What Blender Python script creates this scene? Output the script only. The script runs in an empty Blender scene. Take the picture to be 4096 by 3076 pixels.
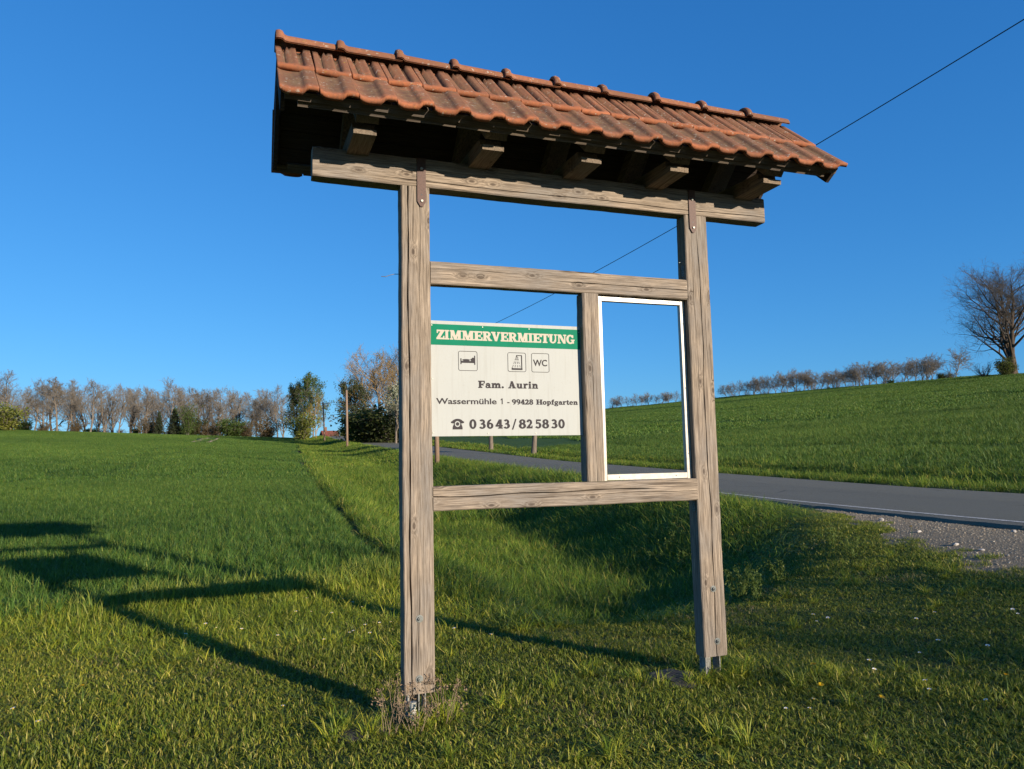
import bpy, math, random
import numpy as np
from mathutils import Vector, Matrix, Euler

# ------------------------------------------------------------------ camera, sky, sun, exposure
SC = bpy.context.scene
SC.render.engine = 'CYCLES'
COL = SC.collection
CK = np.array([-0.9093, -4.427, 1.4638])            # eye
RR = np.array([[0.9407, -0.3385, -0.0219], [-0.0144, -0.1043, 0.9944], [0.3389, 0.9352, 0.1030]])
F4, W4, H4, S4 = 3020.57, 4096.0, 3076.0, 4096.0 / 2212.0
cam = bpy.data.cameras.new('Camera')
cam.sensor_fit = 'HORIZONTAL'; cam.sensor_width = 36.0; cam.lens = F4 / W4 * 36.0
cam.clip_start = 0.05; cam.clip_end = 6000
camo = bpy.data.objects.new('Camera', cam); COL.objects.link(camo)
_q, _ = np.linalg.qr(RR.T)
_m = Matrix((tuple(RR[0]), tuple(RR[1]), tuple(-RR[2]))).transposed().to_4x4()
camo.matrix_world = Matrix.Translation(CK) @ _m.to_quaternion().normalized().to_matrix().to_4x4()
SC.camera = camo

SUN_EL, SUN_AZ = 12.4, 152.8            # degrees; azimuth clockwise from +Y (the way the camera roughly looks)
world = bpy.data.worlds.new('World'); SC.world = world; world.use_nodes = True
_nt = world.node_tree; _nt.nodes.clear()
_sky = _nt.nodes.new('ShaderNodeTexSky'); _sky.sky_type = 'NISHITA'; _sky.sun_disc = False
_sky.sun_elevation = math.radians(SUN_EL); _sky.sun_rotation = math.radians(SUN_AZ)
_sky.altitude = 200; _sky.air_density = 1.0; _sky.dust_density = 0.1; _sky.ozone_density = 3.0
_sp = _nt.nodes.new('ShaderNodeSeparateColor'); _cb = _nt.nodes.new('ShaderNodeCombineColor'); _nt.links.new(_sky.outputs[0], _sp.inputs[0])
for _i, (_g, _k) in enumerate(((1.05, .36), (.74, 1.18), (.60, 2.45))):      # one grade per channel for the whole sky
    _pw = _nt.nodes.new('ShaderNodeMath'); _pw.operation = 'POWER'; _pw.inputs[1].default_value = _g; _nt.links.new(_sp.outputs[_i], _pw.inputs[0])
    _ml = _nt.nodes.new('ShaderNodeMath'); _ml.operation = 'MULTIPLY'; _ml.inputs[1].default_value = _k; _nt.links.new(_pw.outputs[0], _ml.inputs[0]); _nt.links.new(_ml.outputs[0], _cb.inputs[_i])
_bg = _nt.nodes.new('ShaderNodeBackground'); _bg.inputs['Strength'].default_value = 0.073
_wo = _nt.nodes.new('ShaderNodeOutputWorld')
_nt.links.new(_cb.outputs[0], _bg.inputs[0]); _nt.links.new(_bg.outputs[0], _wo.inputs[0])

sun = bpy.data.lights.new('Sun', 'SUN'); sun.energy = 5.0; sun.angle = math.radians(0.53); sun.color = (1.0, 0.88, 0.73)
suno = bpy.data.objects.new('Sun', sun); COL.objects.link(suno)
_a, _e = math.radians(SUN_AZ), math.radians(SUN_EL)
TO_SUN = Vector((math.sin(_a) * math.cos(_e), math.cos(_a) * math.cos(_e), math.sin(_e)))
suno.rotation_euler = TO_SUN.to_track_quat('Z', 'Y').to_euler(); suno.location = (20, -40, 30)
SC.view_settings.view_transform = 'Standard'; SC.view_settings.look = 'None'
SC.view_settings.gamma = 1.0; SC.view_settings.exposure = 0.85
SC.cycles.use_denoising = True; SC.cycles.denoiser = 'OPENIMAGEDENOISE'; SC.cycles.denoising_input_passes = 'RGB_ALBEDO_NORMAL'; SC.cycles.denoising_prefilter = 'ACCURATE'
SC.cycles.max_bounces = 6; SC.cycles.transparent_max_bounces = 8; SC.cycles.diffuse_bounces = 3
SC.cycles.sample_clamp_indirect = 6

rnd = random.Random(7)
RNG = np.random.default_rng(11)

# ------------------------------------------------------------------ helpers
def ray(u, v):                                       # u,v in the 2212-wide picture
    c = np.array([(u * S4 - W4 / 2) / F4, -(v * S4 - H4 / 2) / F4, 1.0])
    return RR.T @ c

def tag(o, label=None, cat=None, group=None, kind=None):
    if label: o['label'] = label
    if cat: o['category'] = cat
    if group: o['group'] = group
    if kind: o['kind'] = kind
    return o

def empty(name, loc=(0, 0, 0), rz=0.0):
    o = bpy.data.objects.new(name, None); COL.objects.link(o)
    o.location = loc; o.rotation_euler = (0, 0, rz); o.empty_display_size = .2
    return o

def obj(name, me, mat=None, parent=None, loc=None):
    if mat is not None and not me.materials: me.materials.append(mat)
    o = bpy.data.objects.new(name, me); COL.objects.link(o)
    if parent is not None: o.parent = parent
    if loc is not None: o.location = loc
    return o

def mesh(name, verts, faces, smooth=False):
    me = bpy.data.meshes.new(name)
    me.from_pydata([tuple(map(float, v)) for v in verts], [], faces); me.update()
    if smooth: me.polygons.foreach_set('use_smooth', [True] * len(me.polygons))
    return me

def mesh_np(name, V, F, smooth=False):               # F (n,3) or (n,4) arrays of one size
    me = bpy.data.meshes.new(name)
    V = np.asarray(V, np.float32); F = np.asarray(F, np.int32); k = F.shape[1]
    me.vertices.add(len(V)); me.vertices.foreach_set('co', V.ravel())
    me.loops.add(F.size); me.loops.foreach_set('vertex_index', F.ravel())
    me.polygons.add(len(F)); me.polygons.foreach_set('loop_start', np.arange(0, F.size, k, dtype=np.int32))
    me.polygons.foreach_set('loop_total', np.full(len(F), k, np.int32))
    if smooth: me.polygons.foreach_set('use_smooth', np.ones(len(F), bool))
    me.update(calc_edges=True); me.validate()
    return me

class MB:
    def __init__(s): s.v = []; s.f = []
    def box(s, x0, x1, y0, y1, z0, z1, M=None):
        n = len(s.v)
        P = [(x0, y0, z0), (x1, y0, z0), (x1, y1, z0), (x0, y1, z0), (x0, y0, z1), (x1, y0, z1), (x1, y1, z1), (x0, y1, z1)]
        if M is not None: P = [tuple(M @ Vector(p)) for p in P]
        s.v += P
        s.f += [tuple(n + i for i in q) for q in ((3, 2, 1, 0), (4, 5, 6, 7), (0, 1, 5, 4), (1, 2, 6, 5), (2, 3, 7, 6), (3, 0, 4, 7))]
        return s
    def prism(s, poly, axis, a0, a1):                # poly in the other two axes, extruded along axis
        n = len(s.v); k = len(poly)
        for a in (a0, a1):
            for p in poly:
                c = list(p); c.insert(axis, a); s.v.append(tuple(c))
        s.f.append(tuple(n + i for i in range(k))[::-1]); s.f.append(tuple(n + k + i for i in range(k)))
        for i in range(k):
            j = (i + 1) % k; s.f.append((n + i, n + j, n + k + j, n + k + i))
        return s
    def tube(s, pts, radii, sides=6, cap=True):
        pts = [Vector(p) for p in pts]; n0 = len(s.v)
        for i, p in enumerate(pts):
            t = (pts[min(i + 1, len(pts) - 1)] - pts[max(i - 1, 0)]).normalized()
            a = Vector((0, 0, 1)) if abs(t.z) < .9 else Vector((1, 0, 0))
            u = t.cross(a).normalized(); w = t.cross(u)
            for k in range(sides):
                th = 2 * math.pi * k / sides
                s.v.append(tuple(p + (u * math.cos(th) + w * math.sin(th)) * radii[i]))
        for i in range(len(pts) - 1):
            for k in range(sides):
                a = n0 + i * sides + k; b = n0 + i * sides + (k + 1) % sides
                s.f.append((a, b, b + sides, a + sides))
        if cap:
            s.f.append(tuple(n0 + k for k in range(sides))[::-1]); m = n0 + (len(pts) - 1) * sides
            s.f.append(tuple(m + k for k in range(sides)))
        return s
    def lathe(s, prof, sides=16, M=None):            # prof: (r, z)
        n0 = len(s.v)
        for r, z in prof:
            for k in range(sides):
                th = 2 * math.pi * k / sides; p = Vector((r * math.cos(th), r * math.sin(th), z))
                s.v.append(tuple(M @ p) if M is not None else tuple(p))
        for i in range(len(prof) - 1):
            for k in range(sides):
                a = n0 + i * sides + k; b = n0 + i * sides + (k + 1) % sides
                s.f.append((a, b, b + sides, a + sides))
        s.f.append(tuple(n0 + k for k in range(sides))[::-1]); m = n0 + (len(prof) - 1) * sides
        s.f.append(tuple(m + k for k in range(sides)))
        return s
    def mesh(s, name, smooth=False):
        me = mesh(name, s.v, s.f, smooth)
        return me
    def build(s, name, mat, parent=None, loc=None, smooth=False):
        return obj(name, s.mesh(name, smooth), mat, parent, loc)

def sstep(a, b, x):
    t = np.clip((np.asarray(x, float) - a) / (b - a), 0, 1); return t * t * (3 - 2 * t)

# ------------------------------------------------------------------ materials
class NB:
    """tiny node helper"""
    def __init__(s, name):
        s.m = bpy.data.materials.new(name); s.m.use_nodes = True; s.t = s.m.node_tree; s.t.nodes.clear()
        s.out = s.n('ShaderNodeOutputMaterial')
    def n(s, kind, **kw):
        nd = s.t.nodes.new(kind)
        for k, v in kw.items():
            setattr(nd, k, v)
        return nd
    def set(s, sock, v):
        if hasattr(v, 'is_linked') or isinstance(v, bpy.types.NodeSocket): s.t.links.new(v, sock)
        elif v is not None: sock.default_value = v
    def math(s, op, a, b=None, c=None, clamp=False):
        nd = s.n('ShaderNodeMath', operation=op, use_clamp=clamp); s.set(nd.inputs[0], a)
        if b is not None: s.set(nd.inputs[1], b)
        if c is not None: s.set(nd.inputs[2], c)
        return nd.outputs[0]
    def mix(s, fac, a, b, mode='MIX'):
        nd = s.n('ShaderNodeMix', data_type='RGBA', blend_type=mode); s.set(nd.inputs[0], fac)
        s.set(nd.inputs[6], a if not isinstance(a, tuple) else (*a[:3], 1)); s.set(nd.inputs[7], b if not isinstance(b, tuple) else (*b[:3], 1))
        return nd.outputs[2]
    def noise(s, vec, scale, detail=4, rough=.55, dist=0.0, dim='3D'):
        nd = s.n('ShaderNodeTexNoise', noise_dimensions=dim); s.set(nd.inputs['Vector'], vec)
        nd.inputs['Scale'].default_value = scale; nd.inputs['Detail'].default_value = detail
        nd.inputs['Roughness'].default_value = rough; nd.inputs['Distortion'].default_value = dist
        return nd.outputs[0]
    def ramp(s, fac, stops):
        nd = s.n('ShaderNodeValToRGB'); s.set(nd.inputs[0], fac); cr = nd.color_ramp
        while len(cr.elements) < len(stops): cr.elements.new(.5)
        for e, (p, c) in zip(cr.elements, stops):
            e.position = p; e.color = (*c, 1) if isinstance(c, tuple) else (c, c, c, 1)
        return nd.outputs[0]
    def mapr(s, v, a, b, c=0.0, d=1.0):
        nd = s.n('ShaderNodeMapRange'); s.set(nd.inputs[0], v)
        for i, x in enumerate((a, b, c, d)): s.set(nd.inputs[i + 1], x)
        return nd.outputs[0]
    def obj(s): return s.n('ShaderNodeTexCoord').outputs['Object']
    def scale(s, vec, sc, loc=(0, 0, 0), rot=(0, 0, 0)):
        nd = s.n('ShaderNodeMapping'); s.set(nd.inputs['Vector'], vec)
        nd.inputs['Scale'].default_value = sc; nd.inputs['Location'].default_value = loc; nd.inputs['Rotation'].default_value = rot
        return nd.outputs[0]
    def bump(s, h, strength=.5, dist=.01):
        nd = s.n('ShaderNodeBump'); nd.inputs['Strength'].default_value = strength; nd.inputs['Distance'].default_value = dist
        s.set(nd.inputs['Height'], h); return nd.outputs[0]
    def principled(s, col, rough=.8, bump=None, spec=.3, metal=0.0, coat=0.0, trans=None):
        p = s.n('ShaderNodeBsdfPrincipled'); s.set(p.inputs['Base Color'], (*col, 1) if isinstance(col, tuple) else col)
        s.set(p.inputs['Roughness'], rough); s.set(p.inputs['Specular IOR Level'], spec); s.set(p.inputs['Metallic'], metal)
        if coat: p.inputs['Coat Weight'].default_value = coat; p.inputs['Coat Roughness'].default_value = .3
        if bump is not None: s.t.links.new(bump, p.inputs['Normal'])
        sh = p.outputs[0]
        if trans:
            tr = s.n('ShaderNodeBsdfTranslucent'); s.set(tr.inputs[0], trans[1] if not isinstance(trans[1], tuple) else (*trans[1], 1))
            mx = s.n('ShaderNodeMixShader'); mx.inputs[0].default_value = trans[0]
            s.t.links.new(sh, mx.inputs[1]); s.t.links.new(tr.outputs[0], mx.inputs[2]); sh = mx.outputs[0]
        s.t.links.new(sh, s.out.inputs[0]); return s.m
    def attr(s, name, kind='GEOMETRY'):
        nd = s.n('ShaderNodeAttribute', attribute_type=kind, attribute_name=name); return nd
    def rand(s): return s.n('ShaderNodeObjectInfo').outputs['Random']

def wood_mat(name, axis, light=(.285, .225, .165), dark=(.105, .080, .058), grey=(.19, .17, .148), knots=True, contrast=1.0):
    b = NB(name); co = b.obj()
    def along(k): v = [1, 1, 1]; v[axis] = k; return tuple(v)
    sx = b.n('ShaderNodeSeparateXYZ'); b.t.links.new(co, sx.inputs[0]); k2 = b.n('ShaderNodeCombineXYZ')     # knots: cells on the face, drawn out along the grain
    b.set(k2.inputs[0], b.math('ADD', b.math('MULTIPLY', sx.outputs[2 if axis == 0 else 0], 8.5), .37)); b.set(k2.inputs[1], b.math('ADD', b.math('MULTIPLY', sx.outputs[axis], 3.6), .21))
    kv = b.n('ShaderNodeTexVoronoi', feature='F1', voronoi_dimensions='2D'); b.t.links.new(k2.outputs[0], kv.inputs['Vector']); kv.inputs['Scale'].default_value = 1.0
    kd = kv.outputs['Distance']; sep = b.n('ShaderNodeSeparateColor'); b.t.links.new(kv.outputs['Color'], sep.inputs[0]); keep = b.math('GREATER_THAN', sep.outputs[0], .58)
    halo = b.math('MULTIPLY', b.mapr(kd, .0, .34, 1, 0), keep); core = b.math('MULTIPLY', b.mapr(kd, .05, .10, 1, 0), keep)
    wv = b.n('ShaderNodeCombineXYZ')
    for i in range(3): b.set(wv.inputs[i], b.math('MULTIPLY', b.math('MULTIPLY', halo, halo), .03 if (knots and i != axis) else 0.0))
    warp = b.n('ShaderNodeVectorMath', operation='ADD'); b.t.links.new(co, warp.inputs[0]); b.t.links.new(wv.outputs[0], warp.inputs[1])
    sway = b.n('ShaderNodeVectorMath', operation='ADD'); nz = b.n('ShaderNodeTexNoise'); b.set(nz.inputs['Vector'], co); nz.inputs['Scale'].default_value = 2.2
    sc = b.n('ShaderNodeVectorMath', operation='SCALE'); b.t.links.new(nz.outputs['Color'], sc.inputs[0]); sc.inputs['Scale'].default_value = .014
    b.t.links.new(warp.outputs[0], sway.inputs[0]); b.t.links.new(sc.outputs[0], sway.inputs[1]); v = sway.outputs[0]
    g1 = b.noise(b.scale(v, along(.03), (3.1, 7.7, 1.3)), 75, 4, .62)      # bands of grain
    g2 = b.noise(b.scale(v, along(.035), (1.1, 2.7, 5.3)), 170, 4, .7)     # fibres
    g3 = b.noise(b.scale(co, along(.4)), 4.5, 4, .6)                       # patches of weathering
    col = b.ramp(g1, [(.33, dark), (.44, tuple(c * .80 for c in light)), (.54, light), (.68, tuple(min(1, c * 1.30) for c in light))])
    col = b.mix(b.mapr(g3, .42, .64, 0, .85), col, grey)
    col = b.mix(b.mapr(g2, .36, .58, .85 * contrast, 0), col, dark)
    crack = b.mapr(b.math('ABSOLUTE', b.math('SUBTRACT', b.noise(b.scale(v, along(.012), (9.1, 4.2, 2.2)), 17, 2, .5), .5)), .002, .009, 1, 0)
    crack = b.math('MULTIPLY', crack, b.mapr(b.noise(b.scale(co, along(.5)), 3.0, 2), .50, .58))
    col = b.mix(b.math('MULTIPLY', crack, .9), col, (.035, .025, .018))
    if knots:
        ring = b.math('MULTIPLY', b.mapr(b.math('ABSOLUTE', b.math('SUBTRACT', kd, .15)), .0, .06, 1, 0), keep)
        col = b.mix(b.math('MULTIPLY', ring, .38), col, tuple(c * .62 for c in dark)); col = b.mix(b.math('MULTIPLY', core, .75), col, (.05, .036, .027))
    h = b.math('ADD', b.math('MULTIPLY', g1, .6), b.math('MULTIPLY', g2, .5)); h = b.math('SUBTRACT', h, b.math('MULTIPLY', crack, 1.2))
    return b.principled(col, .85, b.bump(h, .6, .005), .18)

WZ, WX, WY = wood_mat('weathered_wood_upright', 2), wood_mat('weathered_wood_level', 0), wood_mat('weathered_wood_cross', 1, light=(.24, .175, .115), dark=(.10, .068, .044), grey=(.155, .13, .10))
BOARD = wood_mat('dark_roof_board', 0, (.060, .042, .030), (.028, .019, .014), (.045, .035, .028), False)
LATH = wood_mat('old_lath', 0, (.15, .115, .082), (.065, .048, .033), (.12, .10, .085), False)
POLEW = wood_mat('pole_wood', 2, (.28, .185, .125), (.15, .10, .065), (.21, .16, .12), False)

def tile_mat():
    b = NB('clay_tile'); co = b.obj(); r = b.rand()
    off = b.n('ShaderNodeVectorMath', operation='ADD'); cb = b.n('ShaderNodeCombineXYZ'); b.set(cb.inputs[0], b.math('MULTIPLY', r, 37.0)); b.set(cb.inputs[1], b.math('MULTIPLY', r, 91.0))
    b.t.links.new(co, off.inputs[0]); b.t.links.new(cb.outputs[0], off.inputs[1]); v = off.outputs[0]
    base = b.ramp(r, [(0, (.19, .075, .038)), (.25, (.30, .102, .044)), (.5, (.23, .082, .038)), (.75, (.33, .115, .052)), (1, (.21, .085, .046))])
    n1 = b.noise(v, 9, 5, .6); n2 = b.noise(v, 45, 5, .7); n3 = b.noise(v, 22, 3, .6)
    # grime lies on the open middle of a tile; lips stay clean (attribute set per vertex)
    open_ = b.attr('open').outputs['Fac']
    gr = b.math('MULTIPLY', open_, b.mapr(n1, .22, .46))
    col = b.mix(b.math('MULTIPLY', gr, .92), base, b.mix(b.mapr(n3, .35, .65), (.075, .046, .032), (.125, .085, .045)))
    col = b.mix(b.mapr(n2, .46, .66, 0, .65), col, (.13, .064, .038))
    lic = b.math('MULTIPLY', b.mapr(b.noise(b.scale(v, (1, 1.6, 1)), 42, 3, .6), .60, .65), b.mapr(b.noise(v, 13, 2), .46, .58))
    col = b.mix(b.math('MULTIPLY', lic, .8), col, (.33, .30, .24))
    moss = b.math('MULTIPLY', b.mapr(b.noise(v, 48, 2), .69, .73), b.mapr(b.noise(v, 6, 2), .53, .6))
    col = b.mix(moss, col, (.30, .21, .03))
    return b.principled(col, .88, b.bump(b.math('ADD', n2, b.math('MULTIPLY', n3, .5)), .5, .004), .2)
TILE = tile_mat()

def simple(name, col, rough=.6, spec=.4, metal=0, coat=0, var=.0, scale=20, bump=0):
    b = NB(name); n = b.noise(b.obj(), scale, 4, .6)
    c = b.mix(b.mapr(n, .3, .7), tuple(x * (1 - var) for x in col), tuple(min(1, x * (1 + var)) for x in col))
    return b.principled(c, rough, b.bump(n, bump, .004) if bump else None, spec, metal, coat)

PANEL = None
def panel_mat():
    b = NB('white_sign_sheet'); co = b.obj(); n = b.noise(co, 3, 4, .6); d = b.noise(co, 90, 3, .7)
    c = b.mix(b.mapr(n, .35, .7, 0, .35), (.345, .350, .325), (.305, .31, .29))
    c = b.mix(b.mapr(b.noise(b.scale(co, (1, 1, .06)), 38, 3, .6), .52, .70, 0, .30), c, (.25, .24, .21))
    c = b.mix(b.math('MULTIPLY', b.mapr(d, .60, .70, 0, .6), b.mapr(b.noise(co, 6, 2), .5, .62)), c, (.30, .285, .25))
    return b.principled(c, .6, None, .08)
PANEL = panel_mat()
GREEN = simple('green_sign_film', (.003, .14, .075), .6, .06, var=.08, scale=8)
INK = simple('dark_sign_ink', (.034, .030, .031), .6, .08, var=.1)
INKW = simple('pale_sign_ink', (.40, .345, .275), .6, .08, var=.06, scale=60)
ZINC = simple('galvanised_steel', (.15, .155, .14), .65, .25, .2, var=.25, scale=40)
FOOTM = simple('limed_steel_foot', (.20, .195, .175), .85, .2, 0, var=.4, scale=55, bump=.4)
RUST = simple('brown_painted_strap', (.075, .036, .024), .62, .4, var=.3, scale=90, bump=.25)
SCREW = simple('bright_screw', (.36, .35, .29), .5, .3, .2, var=.1)
WIRE = simple('black_cable', (.02, .02, .022), .5, .4, var=.1)
PIPE = simple('grey_plastic_pipe', (.46, .44, .37), .6, .3, var=.15)
def batten_mat():
    b = NB('white_varnished_batten'); co = b.obj(); g = b.noise(b.scale(co, (.3, 1, .3)), 120, 3, .6)
    c = b.mix(b.mapr(g, .35, .65), (.46, .42, .34), (.36, .31, .235))
    return b.principled(c, .38, b.bump(g, .12, .002), .35, 0, .2)
BATTEN = batten_mat()
STONE = simple('dark_flat_stone', (.055, .05, .042), .9, .2, var=.4, scale=14, bump=.6)

# ------------------------------------------------------------------ terrain
def _smooth_table(xs, ys, sig, lo=-400, hi=1600):
    g = np.arange(lo, hi + 1, 1.0); y = np.interp(g, xs, ys); k = np.arange(-int(4 * sig), int(4 * sig) + 1)
    w = np.exp(-.5 * (k / sig) ** 2); w /= w.sum(); pad = len(k) // 2
    return g, np.convolve(np.pad(y, pad, mode='edge'), w, mode='valid')
_zf = _smooth_table([-400, -60, -8, 2, 9, 20, 39.5, 88.5, 133.5, 165, 182, 215, 300, 500, 900, 1600],
                    [-3, -.5, 0, 0, .08, .40, 1.03, 3.7, 5.9, 7.75, 8.4, 7.6, 3, -6, -14, -18], 3.0)
_off = _smooth_table([-400, 40, 95, 1600], [.50, .50, .30, .30], 6)
_xn = _smooth_table([-400, -30, 0, 20, 40, 88.5, 133, 174, 260, 1600], [-30, 5.0, 8.3, 10.5, 12.35, 13.8, 15.7, 17.5, 22, 120], 6)
_xw = _smooth_table([-400, 3, 5.6, 8.8, 12.3, 21.5, 42, 61, 162, 1600], [.9, .95, 1.0, 1.15, 1.3, 1.8, 2.95, 4.0, 10.0, 90], 2)
zf = lambda Y: np.interp(Y, *_zf)
zr = lambda Y: np.interp(Y, *_zf) + np.interp(Y, *_off)
XN = lambda Y: np.interp(Y, *_xn)
XW = lambda Y: np.interp(Y, *_xw)
ROADW = 6.0
_cr = []
for _u, _v, _d in ((1310, 882, 350), (1480, 868, 310), (1560, 858, 285), (1700, 848, 250), (1850, 835.5, 215), (2000, 822, 180), (2090, 814, 158), (2212, 808, 140), (2420, 800, 128)):
    _r = ray(_u, _v); _h = math.hypot(_r[0], _r[1]); _p = CK + _r / _h * _d
    _cr.append((_p[1], _p[0], _p[2]))
_cr.sort()
_cry = np.array([c[0] for c in _cr]); _crx = np.array([c[1] for c in _cr]); _crz = np.array([c[2] for c in _cr])
_cxt = _smooth_table([-400, -60, 0] + list(_cry) + [500, 1600], [70, 80, 92] + list(_crx) + [185, 300], 8)
_czt = _smooth_table([-400, -60, 0] + list(_cry) + [500, 1600], [7, 8.5, 10.5] + list(_crz) + [20, 10], 8)

def wob(X, Y, s, k):
    return np.sin(X * s + k) * np.cos(Y * s * 1.13 + 1.7 * k) * .6 + np.sin(X * s * 2.3 + Y * s * 1.9 + 2.1 * k) * .4

def terrain(X, Y):
    X = np.asarray(X, float); Y = np.asarray(Y, float)
    f = zf(Y); r = zr(Y); xn = XN(Y); xw = XW(Y); d = xn - X
    # left field
    left = f + .034 * np.clip(xw - X, 0, 120) * np.clip((Y - 10) / 130, 0, 1.1) - .0009 * np.clip(Y - 150 + .25 * X, 0, 60) ** 1.5
    # swale between the wheat edge and the road bank
    sw = f - .10 * sstep(3.5, 9, Y)
    bank = 1 - sstep(.8, 4.3, d)
    mid = sw + (r - .05 - sw) * bank + .05 * wob(X, Y, 1.3, 2) * sstep(.6, 2, d) * sstep(3, 8, Y)
    lawn = (r - .06) * (1 - sstep(.5, 5.2, d)) + .012 * wob(X, Y, 2.1, 1)
    # the ditch: its end falls away from the mown ramp right of the sign, its far side climbs to the lane
    wd = (Y - .9 - .5 * (X - 2.6)) * .89
    dep = .56 - .33 * sstep(14, 40, Y)
    ditch = -dep * sstep(0, 2.7, wd) * sstep(xw + .4, xw + 2.0, X) * sstep(1.0, 4.2, d) * sstep(1.2, 2.8, Y)
    w = sstep(2.6, 6.5, Y)
    right_of_w = lawn * (1 - w) + mid * w + ditch
    t = sstep(xw - .25, xw + .9, X)
    z = (lawn * (1 - w) + left * w) * (1 - t) + right_of_w * t
    z = z - .22 * np.exp(-((X - xw - .08) / .20) ** 2) * sstep(5, 9, Y)
    # right-hand hill
    d2 = X - xn - ROADW
    cx = np.interp(Y, *_cxt) - xn - ROADW; cz = np.interp(Y, *_czt)
    tt = d2 / cx
    hill = r + (cz - r) * np.where(tt < 1, np.clip(tt, 0, 1) ** 1.04, 1) - np.where(tt > 1, np.minimum(.0016 * (d2 - cx) ** 2, .075 * (d2 - cx)), 0)
    hill = hill - .07 - .10 * np.exp(-((d2 - 1.5) / .6) ** 2) + .06 * sstep(1.2, 2.6, d2) + .12 * wob(X, Y, .06, 3) * sstep(4, 25, d2)
    return np.where(d2 > .0, np.where(d2 > .4, hill, r - .07), np.where(d > 0, z, r - .09))

def tz(x, y): return float(terrain(np.array([x]), np.array([y]))[0])
def tnorm(X, Y, e=.15):
    gx = (terrain(X + e, Y) - terrain(X - e, Y)) / (2 * e); gy = (terrain(X, Y + e) - terrain(X, Y - e)) / (2 * e)
    return gx, gy

def ground_hit(u, v):                                # where a pixel's ray meets the terrain
    r = ray(u, v); t = np.geomspace(1.2, 900, 6000); P = CK + t[:, None] * r
    g = P[:, 2] - terrain(P[:, 0], P[:, 1]); i = np.argmax(g < 0)
    return P[i] if (g < 0).any() else None

def gridaxis(segs):
    out = []
    for a, b, st in segs: out += list(np.arange(a, b - 1e-6, st))
    return np.array(out + [segs[-1][1]])
gx = gridaxis([(-1800, -600, 200), (-600, -200, 50), (-200, -60, 10), (-60, -20, .5), (-20, -6, .5), (-6, 20, .13), (20, 40, .5), (40, 260, 4), (260, 700, 30), (700, 2200, 250)])
gy = gridaxis([(-800, -200, 100), (-200, -40, 20), (-40, -8, 2), (-8, 16, .13), (16, 45, .5), (45, 120, 1.5), (120, 185, 1.0), (185, 260, 3), (260, 420, 10), (420, 2200, 120)])
GX, GY = np.meshgrid(gx, gy); GZ = terrain(GX, GY)
nx, ny = len(gx), len(gy)
idx = np.arange(nx * ny).reshape(ny, nx)
quads = np.stack([idx[:-1, :-1], idx[:-1, 1:], idx[1:, 1:], idx[1:, :-1]], -1).reshape(-1, 4)
gme = mesh_np('ground', np.stack([GX, GY, GZ], -1).reshape(-1, 3), quads, True)

# zones: wheat, gravel, sandy track
def wheat_left(X, Y):
    front = 4.9 + .55 * np.sin(X * .9) + .25 * np.sin(X * 2.7 + 1) - .12 * np.clip(-1.5 - X, 0, 12)
    return (X < XW(Y) - .12) & (Y > front)
def wheat_right(X, Y):
    d2 = X - XN(Y) - ROADW; return (d2 > 2.4 + .25 * np.sin(Y * .7)) & (Y < 420)
_ge = []
for _u, _v in ((1700, 1072), (1760, 1086), (1850, 1110), (1950, 1145), (2060, 1185), (2150, 1207), (2230, 1230)):
    _p = ground_hit(_u, _v); _ge.append((_p[1], _p[0]))
_ge.sort(); _gey = np.array([g[0] for g in _ge]); _gex = np.array([g[1] for g in _ge])
def gravel(X, Y):
    xe = np.interp(Y, np.concatenate([[-12, -3], _gey]), np.concatenate([[3.5, 4.6], _gex])) - .40 + .16 * np.sin(Y * 3.7) + .09 * np.sin(Y * 9.1 + 1 + X * 5)
    return (X > xe) & (X < XN(Y) + .1) & (Y > -12) & (Y < _gey[-1])
TRACK_A = [(-60.0, 8.0)]
def tramline(X, Y):                                  # pair of wheel tracks through the left field
    c = TL0 + (Y - 20) * TLS
    w = np.where(Y > 100, .42, .24); return (np.abs(X - c) < w) | (np.abs(X - c - 2.2) < w)
_ta, _tb = ground_hit(10, 1052), ground_hit(415, 955)
TLS = (_tb[0] - _ta[0]) / (_tb[1] - _ta[1]); TL0 = _ta[0] - (_ta[1] - 20) * TLS
zone = np.zeros((nx * ny, 4), np.float32); zone[:, 3] = 1
fx, fy = GX.ravel(), GY.ravel()
zone[:, 0] = (wheat_left(fx, fy) | wheat_right(fx, fy))
zone[:, 1] = gravel(fx, fy)
zone[:, 2] = tramline(fx, fy) & wheat_left(fx, fy) & (fy > 118)
ca = gme.color_attributes.new('zone', 'FLOAT_COLOR', 'POINT'); ca.data.foreach_set('color', zone.ravel())

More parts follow.
